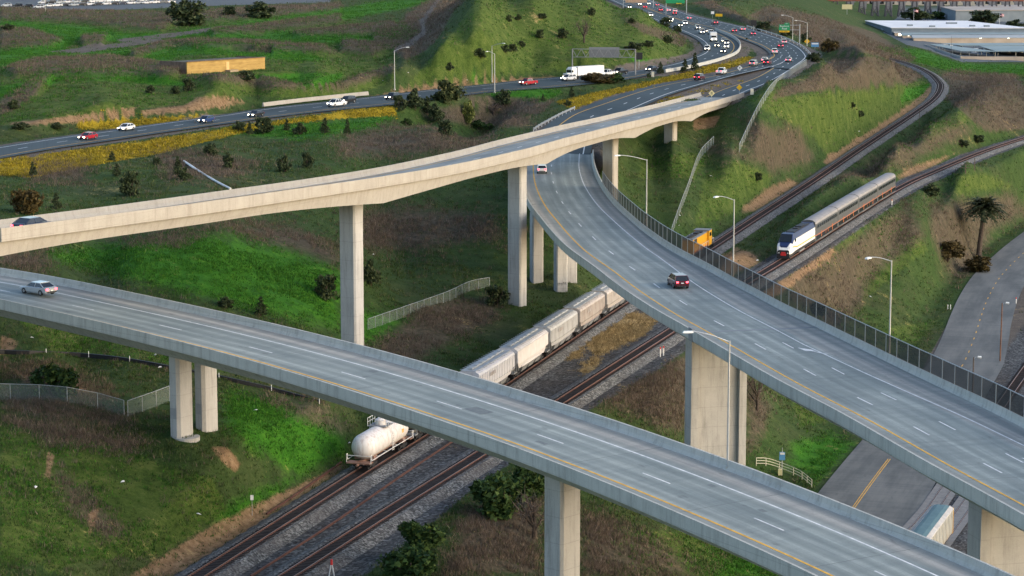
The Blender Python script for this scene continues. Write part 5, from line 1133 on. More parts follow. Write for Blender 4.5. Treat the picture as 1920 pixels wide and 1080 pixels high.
# kind, photo pixel of the foot, width px, height px, group, label
TREES = '''o 843 192 54 46 M big bronze-green tree standing before the sand bank, biggest on the median
d 778 203 34 38 M round dark tree just left of the big bronze tree
d 750 206 24 28 M dark bushy tree at left of the median tree clump
c 801 213 20 32 M dense pointed evergreen in front of the median tree clump
d 816 227 30 34 M dark leafy shrub in front of the pointed evergreen
y 879 229 24 36 M yellow-green slender shrub, brightest on the median
g 897 240 26 16 M low dark green shrub right of the yellow-green shrub
g 916 245 18 14 M low green shrub furthest right in its row
d 834 254 26 30 M olive shrub standing in brown brush
g 762 235 18 14 M bright low bush on the grass in the middle of the median
c 651 254 14 32 C narrow pointed conifer standing alone on bright grass
c 609 251 20 30 C broad conifer second from the narrow lone one
c 538 246 14 22 C small conifer left of the broad conifer
d 562 253 26 24 M dark shrub between two median conifers
d 494 250 34 30 M wide dark shrub clump below the yellow flowers
c 468 253 14 24 C small dark conifer left of the wide shrub clump
d 447 246 22 20 M round shrub at left end of the tree row
c 62 331 16 28 C dark conifer below flowers at far left
c 219 330 18 24 C conifer standing behind the big dark shrub at left
c 210 302 16 18 C smaller conifer farthest up the left slope
d 243 366 34 46 M tall dark shrub, biggest on the left slope
c 334 329 20 36 C conifer leaning beside the white drain pipe
d 347 338 24 26 M dark bush at the upper end of the drain pipe
d 294 309 14 14 M lone small bush above the drain pipe
d 427 316 20 28 M greyish bush right of the drain pipe
d 534 322 26 32 M brown-green bush on the middle slope
d 577 314 20 30 M slim dark bush beside the brown-green one
d 395 292 22 22 M bush at the brushy slope above the drain pipe
o 52 400 56 46 M big olive tree behind the tallest viaduct at far left
c 106 392 20 32 C conifer right of the big olive tree
d 943 196 28 26 M dark round shrub behind the ramp at the flowers
d 930 198 10 10 M tiny bush beside the dark round shrub
c 1072 182 12 20 C wispy conifer standing in yellow flowers
c 1018 190 8 14 C tiny dark conifer at left end of yellow flowers
d 1064 199 14 12 M small bush at the lower edge of yellow flowers
b 1120 156 56 18 M reddish low hedge below the highway gantry
g 1155 155 40 18 M olive low hedge at right of the reddish hedge
c 1238 138 14 22 C dark small evergreen beside the white box
c 1284 136 16 26 C left one of the two tall highway evergreens
c 1303 133 16 34 C taller right one of the two highway evergreens
d 1217 146 8 10 M tiny bush left of the white box
d 354 170 20 24 H dark shrub above the sand bank
d 329 176 16 14 H low shrub right of the sand bank crest
d 283 175 18 16 H small dark shrub in the sand bank
d 463 150 30 18 H round bush in front of the yellow bunker wall
d 350 48 66 44 H big dark thicket below the car park, largest up there
d 325 30 26 28 H dark tree at left end of the big thicket
d 430 28 24 16 H dark bush left of the hilltop thicket
d 485 34 56 28 H wide dark thicket below the car park, right one
d 14 56 22 12 H low round bush at the far left edge
d 25 204 18 18 H reddish dark bush in brown brush at left edge
d 40 242 30 12 H dark low bushes at left end of sand bank
d 108 241 30 12 H green low bushes at foot of the sand bank
d 1012 71 14 16 H dark bush on big green hill, left of bare tree
d 1056 72 20 18 H dark round bush on big green hill
d 948 98 22 14 H wide dark bush low on the green hill
d 962 96 14 14 H small bush right of the wide dark bush
d 900 108 24 16 H dark bush beside a lamp post on hill
d 843 132 16 16 H dark bush low on left part of green hill
d 979 88 12 12 H tiny bush high on green hill
d 954 41 10 12 H upper small bush on the green hill
d 972 38 12 12 H small bush beside the upper one on the green hill
d 1017 35 16 10 H bush near top of green hill
d 1109 29 14 14 H lone bush at hilltop
d 1186 94 34 16 H dark bush row above the gantry, left part
d 1215 88 20 12 H dark bush right of the bush row above the gantry
d 1251 81 20 14 H bush on the hill flank near the bend
d 1184 43 14 10 H bush on the hill shoulder below crest
d 1247 50 20 18 H dark tree in front of the oncoming lanes
d 1270 63 16 14 H bush below the dark roadside tree
w 1095 80 34 48 H bare pale tree standing on the big green hill
d 1432 58 28 18 S dark shrub behind outer guard rail by message board
d 1475 68 26 14 S dark shrub under the green road sign
d 1512 80 18 20 S dark shrub behind the yellow diamond sign
o 1553 98 34 26 S bronze tree between highway bend and railway
d 1527 116 26 16 S dark bush at the bend's outer shoulder
d 1598 203 14 12 S upper dark bush on the green railway cutting
d 1612 219 16 12 S lower dark bush on the green railway cutting
d 1420 338 18 14 S dark bush on small hill by the yellow locomotive
d 1803 275 26 14 S dark bush above the upper passenger track
d 1832 267 26 14 S dark bush right of its twin above the passenger track
d 1744 368 32 22 S round dark bush right of the passenger train
d 1530 592 36 26 S green bush behind the black mesh fence
b 1775 488 62 34 S dense brown thicket left of the palm
b 1838 508 54 28 S brown thicket beneath the palm
d 695 535 34 50 S dark tree right of the middle pier on green slope
d 612 560 40 46 S wispy olive tree on bright green slope
d 424 578 28 20 S dark bush poking above nearest viaduct parapet, left one
c 489 592 24 36 S thin tree poking above nearest viaduct parapet
d 932 571 40 36 S dark shrub at the foot of the tall middle pier
g 100 742 80 60 F olive shrub in front of the chain-link fence at left
g 95 722 60 40 F darker shrub just behind the olive shrub at left
g 938 965 100 80 F large green shrub beside the near pier, biggest in foreground
g 985 935 70 72 F dark shrub touching the near pier
g 785 1035 80 62 F green shrub right of the passenger track, middle one
g 768 1092 100 66 F green shrub at the bottom edge of the picture
w 1002 1010 80 90 F tangled bare shrub left of the near pier
w 1420 770 60 90 S bare tree right of the wide wall pier
w 925 215 40 26 M bare grey shrub on the median
d 1400 75 4 4 S tiny bush on highway verge
d 1715 38 62 24 T dark tree mass behind the flagpole by the warehouse
g 1757 36 24 16 T light green tree right of the flagpole
d 1848 45 56 24 T dark green trees in front of the grey warehouse
d 1905 52 36 16 T dark trees at right edge by the warehouse'''
PROTO = {}
def plant(kd, label, loc, w_, h_, group, k):
    v = k % 3; key = (kd, v)
    base = {'c':(1.75,3.9),'w':(2.6,4.2)}.get(kd, (1.75,1.6))
    sc = (w_/base[0], w_/base[0], h_/base[1])
    if key not in PROTO:
        if kd == 'c': R = conifer(10+v, M['leafd'], label, loc, group)
        elif kd == 'w': R = baretree(30+v, label, loc, group)
        else: R = bush(50+v*7+ord(kd), {'o':M['leafb'] if v else M['leafo'],'d':M['leafd'],'g':M['leafg'],'y':M['leafy'],'b':M['leafb']}[kd], label, loc, group, clumps=20, n=100)
        R.scale = sc; PROTO[key] = R; return R
    return dup(PROTO[key], loc, k*1.7, label, 'tree' if kd in 'cw' else 'shrub', group, sc)
for k, ln in enumerate(TREES.split('\n')):
    kd, a, b_, w_, h_, gr, lab = ln.split(' ', 6); p_ = G(float(a), min(float(b_), 1105)); s = F/(p_[1]*cp+(HC-p_[2])*sp)
    plant(kd, lab, p_, float(w_)/s, float(h_)/s, GP[gr], k)
# palm
g = G(1835, 482); s = F/g[1]; R = thing('palm_tree', 'tall date palm with shaggy dark crown on the bank above the street', 'tree', g); Hh = 84/s; tk = MB(); pts = [(0,0,-.3),(.15,0,Hh*.3),(.5,0,Hh*.65),(.9,0,Hh)]
for a, b_, r0, r1 in zip(pts[:-1], pts[1:], (.55,.46,.42), (.46,.42,.6)): tk.cyl(a, b_, r0, r1, 10)
tk.build('trunk', M['bark'], R); fr = MB(); rr = np.random.default_rng(8); top = np.array([.9,0,Hh])
for k in range(130):
    t = rr.uniform(0, 2*np.pi); el = rr.uniform(-.25, 1.3); L_ = rr.uniform(5.0, 6.6); d = np.array([math.cos(t)*math.cos(el), math.sin(t)*math.cos(el), math.sin(el)]); sd_ = np.array([-math.sin(t), math.cos(t), 0]); prev = top.copy()
    for j in range(1, 9):
        f = j/8; c = top+d*L_*f+np.array([0,0,-3.3*f*f]); w_ = .95*math.sin(math.pi*min(1, f+.12))+.05
        for sgn in (-1, 1): fr.add([prev, c, c+sd_*sgn*w_+np.array([0,0,-.22])+d*.15], [(0,1,2)])
        prev = c
fr.build('crown', leafmat('palm_fronds', (0.016,0.026,0.012), (0.045,0.058,0.024), (0.10,0.095,0.05)), R)
R.scale = (1.28, 1.28, 1.12)
# ---------------------------------------------------------------- walls, buildings, signs, poles, small things
def gpath(pts, step=2.0, dz=0.0):
    return Path(spline([G(a, b, dz) for a, b in pts], step))
def cam_rz(p): return math.atan2(-p[1], -p[0])+math.pi/2        # local -y looks back along the sight line
def tmesh(txt, size, mat, parent, loc, name='lettering'):
    c = bpy.data.curves.new('t', 'FONT'); c.body = txt; c.size = size; c.align_x = 'CENTER'; c.align_y = 'CENTER'
    o = bpy.data.objects.new('t', c); COL.objects.link(o); dg = bpy.context.evaluated_depsgraph_get(); me = bpy.data.meshes.new_from_object(o.evaluated_get(dg)); bpy.data.objects.remove(o)
    me.name = name; me.materials.clear(); me.materials.append(mat); n = bpy.data.objects.new(name, me); COL.objects.link(n); n.parent = parent; n.location = loc; n.rotation_euler = (math.pi/2, 0, 0); return n
M['green'] = plain('road_sign_green', (0.012,0.26,0.10), .5); M['blue'] = plain('sign_blue', (0.10,0.28,0.50), .5); M['yel'] = plain('sign_yellow', (0.72,0.42,0.01), .5); M['pyel'] = plain('sign_pale_yellow', (0.62,0.55,0.30), .5)
M['cbox'] = plain('cream_paint', (0.62,0.58,0.46), .6); M['ochre'] = noisy('ochre_brick_wall', (0.27,0.175,0.055), (0.40,0.27,0.09), .8, .9, st=(.5,.5,2.5)); M['obrown'] = noisy('dark_brown_wall', (0.10,0.07,0.05), (0.16,0.115,0.085), 1)
# bunker
a, b_ = G(351,139.5), G(497,129.5); d = (b_-a); L_ = np.linalg.norm(d[:2]); rz = math.atan2(d[1], d[0]); R = thing('old_bunker', 'low ochre-walled bunker with grassy roof on the hill plateau', 'bunker', (a[0], a[1], min(a[2], b_[2])-.3), rz); h = 3.4
mb = MB(); mb.box((L_/2,.2,h/2), (L_,.4,h)); mb.build('front_wall', M['ochre'], R)
for x in (.2, L_-.2): mb = MB(); mb.box((x,5.2,h/2-.02), (.4,9.6,h)); mb.build('side_wall', M['obrown'], R)
mb = MB(); mb.box((L_/2,5.2,h-.55), (L_-.8,9.8,.5)); mb.build('roof', noisy('weedy_roof', (0.04,0.05,0.025), (0.12,0.10,0.075), .5), R)
mb = MB(); x = L_*.51; mb.box((x,-.03,1.65), (1.1,.1,2.4)); mb.build('door', plain('pale_ochre_door', (0.55,0.37,0.15)), R); mb = MB(); mb.box((x+.5,-1.0,.35), (3.0,1.9,.9)); mb.build('porch', noisy('porch_block', (0.25,0.19,0.12), (0.33,0.26,0.17), 1), R)
mb = MB(); mb.box((L_/2,-.02,h+.05), (L_+.1,.5,.14)); mb.build('coping', M['obrown'], R)
# chain-link fences and low rails
GRY = 'chain-link fences on the slopes'
def gfence(pts, h, lb, step=3.0, mesh=None, pr=.04): p_ = gpath(pts, 1.5); return fence(p_, 0, p_.L, 0, 0.0, h, step, lb, mesh or M['link'], M['galv'], pr, group=GRY)
gfence([(-40,748),(0,749),(55,750),(98,752),(139,757),(188,767),(233,780)], 1.75, 'chain-link fence across crest of left foreground hill'); gfence([(240,781),(290,763),(318,752)], 1.75, 'short chain-link fence running from the hill fence to the paired piers')
gfence([(690,619),(760,594),(840,565),(880,546),(918,538)], 1.6, 'chain-link fence in the dark hollow between two tall piers'); gfence([(1512,123),(1482,142),(1450,168),(1425,205),(1405,245),(1386,286)], 1.9, 'long pale fence down the hill between highway merge and railway'); gfence([(1338,271),(1312,300),(1290,360),(1275,400),(1259,446)], 1.9, 'pale fence down the small hill above the yellow locomotive')
def tube_on(pts, r, nm, lb, cat, mat, dz=0.2):
    p_ = gpath(pts, 2, dz); mb = MB(); mb.tube([tuple(q) for q in p_.p], r, 8); o = mb.build(nm, mat); return tag(o, lb, cat)
tube_on([(345,304),(375,324),(405,342),(432,356)], .20, 'drain_pipe', 'white drain pipe running down the left slope', 'pipe', M['white'])
p_ = gpath([(-30,661),(0,662),(60,664),(140,667),(230,676),(320,692),(430,714),(520,735),(600,757)], 1.5); c = p_.at(p_.L/2); R = thing('silt_fence', 'low black silt fence across the slope behind nearest viaduct', 'fence', (c[0], c[1], c[2]))
sweep(p_, p_.sub(0, p_.L), [(-.12,-.1),(.12,-.1),(.12,.42),(-.12,.42)]).build('black_sheet', M['black'], R, world=True)
for q in p_.sub(2, p_.L, 6.5): mb = MB(); mb.cyl((0,0,0),(0,0,.75),.05,.05,5); o = mb.build('stake', M['white'], R); o.location = Vector([float(k) for k in p_.at(q, -.16)])-R.location
def guard(p_, lb, mat, prof, posts=None, group='road guard rails'):
    c = p_.at(p_.L/2); R = thing('guard_rail', lb, 'guard rail', (c[0], c[1], c[2]), 0, group); sweep(p_, p_.sub(0, p_.L), prof).build('rail', mat, R, world=True)
    if posts:
        for q in p_.sub(.5, p_.L, posts)[:95]: mb = MB(); mb.box((0,0,.4), (.14,.14,1.0)); o = mb.build('post', M['white'], R); o.location = Vector([float(k) for k in p_.at(q, .12)])-R.location
    return R
zp = lambda pts, z: Path(spline([P(a, b, zz) for (a, b), zz in zip(pts, z if isinstance(z, list) else [z]*len(pts))], 2))
BEAM = [(-.06,.45),(.06,.45),(.06,.85),(-.06,.85)]; KR = [(-.3,-.1),(.3,-.1),(.12,.85),(-.12,.85)]
guard(zp([(1001,247),(1015,238),(1040,224),(1060,214),(1078,206)], [17.9,18,18.4,18.7,19]), 'white guard rail beside the ramp at the dark thicket', M['galv'], BEAM, 4)
guard(zp([(1400,51),(1465,71),(1501,88),(1519,103)], [21.8,21.6,21.4,21.3]), 'pale guard rail along outer edge of far bend', M['galv'], BEAM, 12)
guard(zp([(493,199),(560,191),(640,182.5),(690,177.5)], 19.45), 'long concrete barrier between left highway and sand bank', M['cwarm'], KR)
guard(zp([(1341,56),(1371,69),(1387,82),(1383,98),(1359,110),(1312,123),(1247,135.5)], [22,21.9,21.8,21.6,21.4,21.2,20.6]), 'concrete median barrier around the oncoming bend', M['cbar'], KR)
p_ = gpath([(1418,873),(1440,874),(1470,884),(1500,897),(1522,914)], 1.0); c = p_.at(0); R = thing('railing', 'cream tubular railing at foot of bank beside the street', 'railing', c)
for z in (.35,.75,1.15): mb = MB(); mb.tube([tuple(p_.at(q, 0, z if 0 < i < 99 else z)) for i, q in enumerate(p_.sub(0, p_.L, 1))], .045, 6); mb.build('rail', M['cbox'], R, world=True)
for q in p_.sub(0, p_.L, 2.4): mb = MB(); mb.cyl((0,0,-.2),(0,0,1.18),.05,.05,6); o = mb.build('post', M['cbox'], R); o.location = Vector([float(k) for k in p_.at(q)])-R.location
# signs
def sign_at(base, hp, label, cat='road sign', nm='road_sign', pole=True, r=.06):
    R = thing(nm, label, cat, base, cam_rz(base), None)
    if pole: mb = MB(); mb.cyl((0,.08,-.3),(0,.08,hp),r,r,6); mb.build('post', M['galv'], R)
    return R
def panel(R, w_, h, z, mat, y=0.0, x=0.0, nm='panel', t=.06): mb = MB(); mb.box((x,y,z), (w_,t,h)); return mb.build(nm, mat, R)
def diamond(R, s, z, mat):
    mb = MB(); mb.add([(0,0,z-s),(s,0,z),(0,0,z+s),(-s,0,z),(0,.05,z-s),(s,.05,z),(0,.05,z+s),(-s,.05,z)], [(0,1,2,3),(7,6,5,4),(0,4,5,1),(1,5,6,2),(2,6,7,3),(3,7,4,0)]); return mb.build('panel', mat, R)
q = PC.nearpx(1287, 199); b_ = PC.at(q, -5.9-.23, .9); R = sign_at(b_, 1.6, 'pale yellow diamond lane sign on parapet of the tallest viaduct'); diamond(R, .78, 2.0, M['pyel']); mb = MB()
for x in (-.13,.13): mb.box((x,-.02,2.0), (.09,.03,.62))
mb.box((0,-.02,2.28), (.3,.03,.09)); mb.build('symbol', M['black'], R)
R = sign_at(G(1386,181), 2.6, 'bright yellow blank diamond sign at the viaduct end'); s_ = F/R.location[1]; diamond(R, 5.6/s_, 17/s_, M['yel'])
R = sign_at(G(1387,137), 2.0, 'white diamond sign with black arrow in gore flowers'); s_ = F/R.location[1]; diamond(R, 5.0/s_, 9.5/s_, M['white']); mb = MB(); z = 9.5/s_; mb.box((0,-.02,z-.08), (.12,.03,.5)); mb.add([(-.22,-.03,z+.1),(.22,-.03,z+.1),(0,-.03,z+.42)], [(0,1,2)]); mb.build('symbol', M['black'], R)
R = sign_at(G(1513,86), 2.4, 'yellow diamond sign beside the outer bend lamp post'); s_ = F/R.location[1]; diamond(R, 5.2/s_, 8.5/s_, M['yel'])
R = sign_at(G(1410,180), 1.0, 'small cream panel on posts beyond the viaduct end'); s_ = F/R.location[1]; panel(R, 6/s_, 11/s_, 8/s_, M['cbox'])
b_ = G(1499,84); s_ = F/b_[1]; R = sign_at(b_, 38/s_, 'green exit sign for Bayshore Road on a cantilever post', r=.16, nm='exit_sign'); hz = 38/s_
for z in (hz-.3, hz-2.0): mb = MB(); mb.cyl((.1,.15,z),(-30/s_,.15,z),.09,.09,6); mb.build('arm', M['galv'], R)
panel(R, 20/s_, 11/s_, 32/s_, M['green'], -.1, -28.5/s_); panel(R, 19/s_, 3.2/s_, 24.7/s_, M['yel'], -.1, -28.5/s_, 'exit_strip'); panel(R, 9/s_, 3/s_, 39.2/s_, M['green'], -.1, -24/s_, 'exit_tab')
tmesh('Bayshore', 4.6/s_, M['white'], R, (-28.5/s_, -.16, 34.5/s_)); tmesh('Road', 4.6/s_, M['white'], R, (-28.5/s_, -.16, 29.8/s_)); tmesh('EXIT ONLY', 2.9/s_, M['black'], R, (-28.5/s_, -.16, 24.7/s_)); tmesh('EXIT', 2.2/s_, M['white'], R, (-24/s_, -.16, 39.2/s_))
b_ = P(1287,27,22.2); s_ = F/b_[1]; R = sign_at(b_, 30/s_, 'large green overhead sign at top edge of picture', r=.2, nm='overhead_sign'); panel(R, 35/s_, 11/s_, 26/s_, M['green'], -.1, -21/s_); panel(R, 10/s_, 2.2/s_, 20.5/s_, M['yel'], -.1, -14/s_, 'exit_strip'); mb = MB(); mb.cyl((0,.1,29/s_),(-40/s_,.1,29/s_),.12,.12,6); mb.cyl((-38/s_,.1,29/s_),(-38/s_,.1,-.3),.16,.16,6); mb.build('frame', M['galv'], R)
b_ = P(1225,14,22.2); s_ = F/b_[1]; R = sign_at(b_, 16/s_, 'far sign gantry with weathered wooden sign back above oncoming lanes', 'sign gantry', 'sign_gantry', r=.16); panel(R, 40/s_, 8/s_, 13/s_, noisy('plywood_sign_back', (0.30,0.20,0.13), (0.42,0.30,0.21), 1), 0, -32/s_); mb = MB(); mb.cyl((0,.1,9/s_),(-56/s_,.1,9/s_),.1,.1,6); mb.cyl((0,.1,16/s_),(-56/s_,.1,16/s_),.1,.1,6); mb.cyl((-56/s_,.1,16/s_),(-56/s_,.1,-.5),.15,.15,6); mb.build('truss', M['galv'], R)
b_ = G(1198,128); s_ = F/b_[1]; R = sign_at(b_, 18/s_, 'black message board on post at right end of the gantry', nm='message_board', r=.12); panel(R, 13/s_, 13/s_, 23/s_, M['black'], -.1, 0, 'panel', .5)
b_ = G(1413,60); s_ = F/b_[1]; R = sign_at(b_, 12/s_, 'dark message board behind outer edge of far bend', nm='message_board', r=.12); panel(R, 10/s_, 10/s_, 17/s_, M['black'], -.1, 0, 'panel', .5)
b_ = G(1528,93); s_ = F/b_[1]; R = sign_at(b_, 6/s_, 'blue and white service sign beside the bronze tree'); panel(R, 14/s_, 8/s_, 9/s_, M['blue'], 0); panel(R, 12/s_, 2.4/s_, 11/s_, M['white'], -.06, 0, 'white_strip')
b_ = G(1348,36); s_ = F/b_[1]; R = sign_at(b_, 5/s_, 'wide yellow sign on the green mound above the far bend'); panel(R, 13/s_, 5/s_, 7.5/s_, M['yel'])
b_ = G(1336,34); s_ = F/b_[1]; R = sign_at(b_, 6/s_, 'small white sign on the green mound beside the yellow one'); panel(R, 6/s_, 5/s_, 10/s_, M['white'])
b_ = G(1588,27); s_ = F/b_[1]; R = sign_at(b_, 10/s_, 'yellowish roadside sign in front of the trestle', r=.15); panel(R, 19/s_, 9/s_, 14/s_, M['pyel'], -.1)
# highway gantry over the left highway
a, b_ = G(1073,131), G(1191,142); R = thing('sign_gantry', 'long steel truss gantry over the left highway, seen from the back', 'sign gantry', (a[0], a[1], a[2])); s_ = F/a[1]; zt = a[2]+39/s_; zb = zt-15/s_
for p_ in (a, b_): mb = MB(); mb.cyl((p_[0]-a[0],p_[1]-a[1],p_[2]-a[2]-.3),(p_[0]-a[0],p_[1]-a[1],zt-a[2]),.24,.18,8); mb.build('post', M['grey'], R)
mb = MB(); dv = b_-a; n_ = 14
for off in (-.5,.5):
    nn = np.array([-dv[1], dv[0], 0])/np.linalg.norm(dv[:2])*off; f = lambda t, z: tuple(np.array([dv[0]*t, dv[1]*t, 0])+nn+np.array([0,0,z-a[2]]))
    for z in (zt, zb): mb.cyl(f(0,z), f(1,z), .07, .07, 5)
    for k in range(n_): mb.cyl(f(k/n_, zb if k % 2 else zt), f((k+1)/n_, zt if k % 2 else zb), .045, .045, 5)
mb.build('truss', M['grey'], R); mb = MB(); nn = np.array([-dv[1], dv[0], 0])/np.linalg.norm(dv[:2])*1.0
mb.add([tuple(np.array([dv[0]*t, dv[1]*t, z-a[2]])+nn*s) for t, z, s in ((.26,zb,1),(.74,zb,1),(.74,zt+.5,1),(.26,zt+.5,1),(.26,zb,1.12),(.74,zb,1.12),(.74,zt+.5,1.12),(.26,zt+.5,1.12))], [(0,1,2,3),(7,6,5,4),(0,4,5,1),(3,2,6,7),(0,3,7,4),(1,5,6,2)]); mb.build('sign_back', M['grey'], R)
b_ = G(1224,144); s_ = F/b_[1]; R = thing('equipment_cabinet', 'pale roadside cabinet beside the small dark evergreen', 'cabinet', b_, cam_rz(b_)); mb = MB(); mb.box((0,0,4.6/s_), (5/s_,.9,9.6/s_)); mb.build('body', M['cbox'], R); mb = MB(); mb.box((0,0,9.6/s_), (5.6/s_,1.0,.12)); mb.build('lid', M['cbar'], R)
# street pole sign and box on the bank
b_ = G(1466,891); s_ = F/b_[1]; R = thing('crossing_post', 'pole with blue sign and yellow box beside the cream railing', 'sign post', b_, cam_rz(b_)); mb = MB(); mb.cyl((0,0,-.2),(0,0,54/s_),.07,.05,8); mb.build('post', M['galv'], R); panel(R, 11/s_, 16/s_, 38/s_, M['blue'], -.12, 0, 'sign_panel'); panel(R, 9/s_, 4/s_, 43/s_, M['white'], -.17, 0, 'white_strip'); mb = MB(); mb.box((-.25,-.3,7/s_), (.6,.5,.9)); mb.build('box', M['pyel'], R)
# lamps beside the highways
for bp, hd_, hpx, lb in (((740,169),(765,88),74,'tall highway lamp post standing on the sand bank'),((922.5,154),(948,81),68,'left one of the highway lamp post pair'),((927.5,175),(905,97),74,'right one of the highway lamp post pair'),((1486,78),(1466,28),45,'highway lamp post behind the outer bend, left of the exit sign post'),((1513,86),(1491,38),43,'highway lamp post behind the yellow diamond sign')):
    g = G(*bp); s_ = F/g[1]; lamp(g, hd_, hpx/s_, lb, r=.13, group='highway lamp posts')
for bp, hpx, lb in (((1875,677),112,'rusty street pole with small lamp beside the street, taller one'),((1822,770),104,'grey street pole with small lamp behind the mesh fence')):
    g = P(bp[0], bp[1], ZS); s_ = F/g[1]; h = hpx/s_; R = thing('street_pole', lb, 'street lamp', g, 0, 'street poles with small lamps'); mb = MB(); mb.cyl((0,0,-.2),(.05,0,h),.14,.10,8); mb.build('pole', M['rustpole'] if hpx > 108 else M['wood'], R); mb = MB(); mb.tube([(0,0,h-.4),(.35,0,h),(.9,0,h+.05)],.04,6); mb.build('arm', M['galv'], R); mb = MB(); mb.cyl((.7,0,h+.05),(1.3,-.1,h-.02),.18,.24,10); mb.build('lamp_head', M['lens'], R)
def pole(bp, hpx, lb, r=.12, arms=False, mat=None):
    g = G(*bp); s_ = F/g[1]; h = hpx/s_; R = thing('utility_pole', lb, 'pole', g, 0); mb = MB(); mb.cyl((0,0,-.3),(0,0,h),r,r*.75,7); mb.build('pole', mat or M['wood'], R)
    if arms:
        mb = MB()
        for z in (h-.3, h-1.0): mb.box((0,0,z), (2.6,.12,.12))
        mb.build('crossarm', M['wood'], R)
pole((1810,325), 18, 'short wooden pole with two crossarms right of the upper track', .14, True); pole((1827,320), 24, 'leaning bare wooden pole right of the crossarm pole'); pole((1723,246), 42, 'slim dark pole on the ridge between the two tracks', .09); pole((85,22), 26, 'pale pole at the edge of the car park', .1, False, M['cbox']); pole((1783,108), 40, 'slim dark pole by the yard wall', .1)
# little track-side posts
def posts(pts, lb, hpx, mat, group=None, top=None, r=.09):
    for k, (a, b_) in enumerate(pts):
        g = G(a, b_); s_ = F/g[1]; R = thing('marker_post', lb[k], 'post', g, 0, group); mb = MB(); mb.cyl((0,0,-.1),(0,0,hpx/s_),r,r,7); mb.build('shaft', mat, R)
        if top: mb = MB(); mb.cyl((0,0,hpx/s_),(0,0,hpx/s_*1.25),r*1.15,r*1.15,7); mb.build('cap', top, R)
posts([(1238,669),(1244,667)], ['left white post with red cap right of the passenger track under the viaduct','right white post with red cap right of the passenger track under the viaduct'], 15, M['white'], 'white posts with red caps', M['red'])
posts([(1777,580),(1782,580)], ['left one of two white posts low on the street bank','right one of two white posts low on the street bank'], 9, M['white'], 'white posts on the street bank')
posts([(749,977)], ['short white marker post right of passenger track near green shrubs'], 8, M['white'], None, None, .13); posts([(1672,384)], ['white marker post with orange cap beside the passenger train'], 8, M['white'], None, M['orange'], .12); posts([(1828,1016)], ['yellow post beside the boxcar'], 16, M['yel'], None, None, .1); posts([(1905,570)], ['white and red marker at the street yard edge'], 10, M['white'], None, M['red'], .1)
g = G(622,1086); R = thing('signal_tripod', 'white two-legged stand with red top beside the near rails', 'stand', g, 0); mb = MB(); mb.cyl((-.32,0,-.1),(-.05,0,1.5),.055,.055,7); mb.build('leg', M['white'], R); mb = MB(); mb.cyl((.32,0,-.1),(.05,0,1.5),.055,.055,7); mb.build('leg', M['white'], R); mb = MB(); mb.cyl((0,0,1.45),(0,0,2.0),.13,.10,8); mb.build('head', M['red'], R)
g = G(473,967); R = sign_at(g, 2.1, 'small white plate on thin post by the sand strip', r=.03); panel(R, .34, .55, 2.0, M['white'])
# industrial yard by the water
M['wroof'] = noisy('white_membrane_roof', (0.62,0.62,0.62), (0.74,0.73,0.72), .05, .7); M['tealr'] = noisy('grey_green_metal_roof', (0.17,0.225,0.225), (0.23,0.28,0.275), .05, .5); M['tan'] = noisy('tan_stucco_wall', (0.42,0.33,0.24), (0.52,0.42,0.32), .1, .85); M['gwall'] = noisy('blue_grey_wall', (0.15,0.185,0.21), (0.20,0.235,0.26), .1, .85); M['tanroof'] = noisy('dusty_tan_roof', (0.33,0.29,0.25), (0.43,0.38,0.33), .05, .85); M['wlamp'] = plain('lit_wall_lamp', (1,.9,.7), .3, 0, (1.0,.85,.6), 14.0); M['rustr'] = noisy('rust_red_girder', (0.15,0.045,0.03), (0.24,0.08,0.05), .3, .7); M['tower'] = noisy('grey_trestle_steel', (0.055,0.055,0.065), (0.10,0.10,0.11), .3, .7)
M['greyr'] = noisy('pale_ribbed_roof', (0.30,0.32,0.32), (0.38,0.39,0.385), .05, .5)
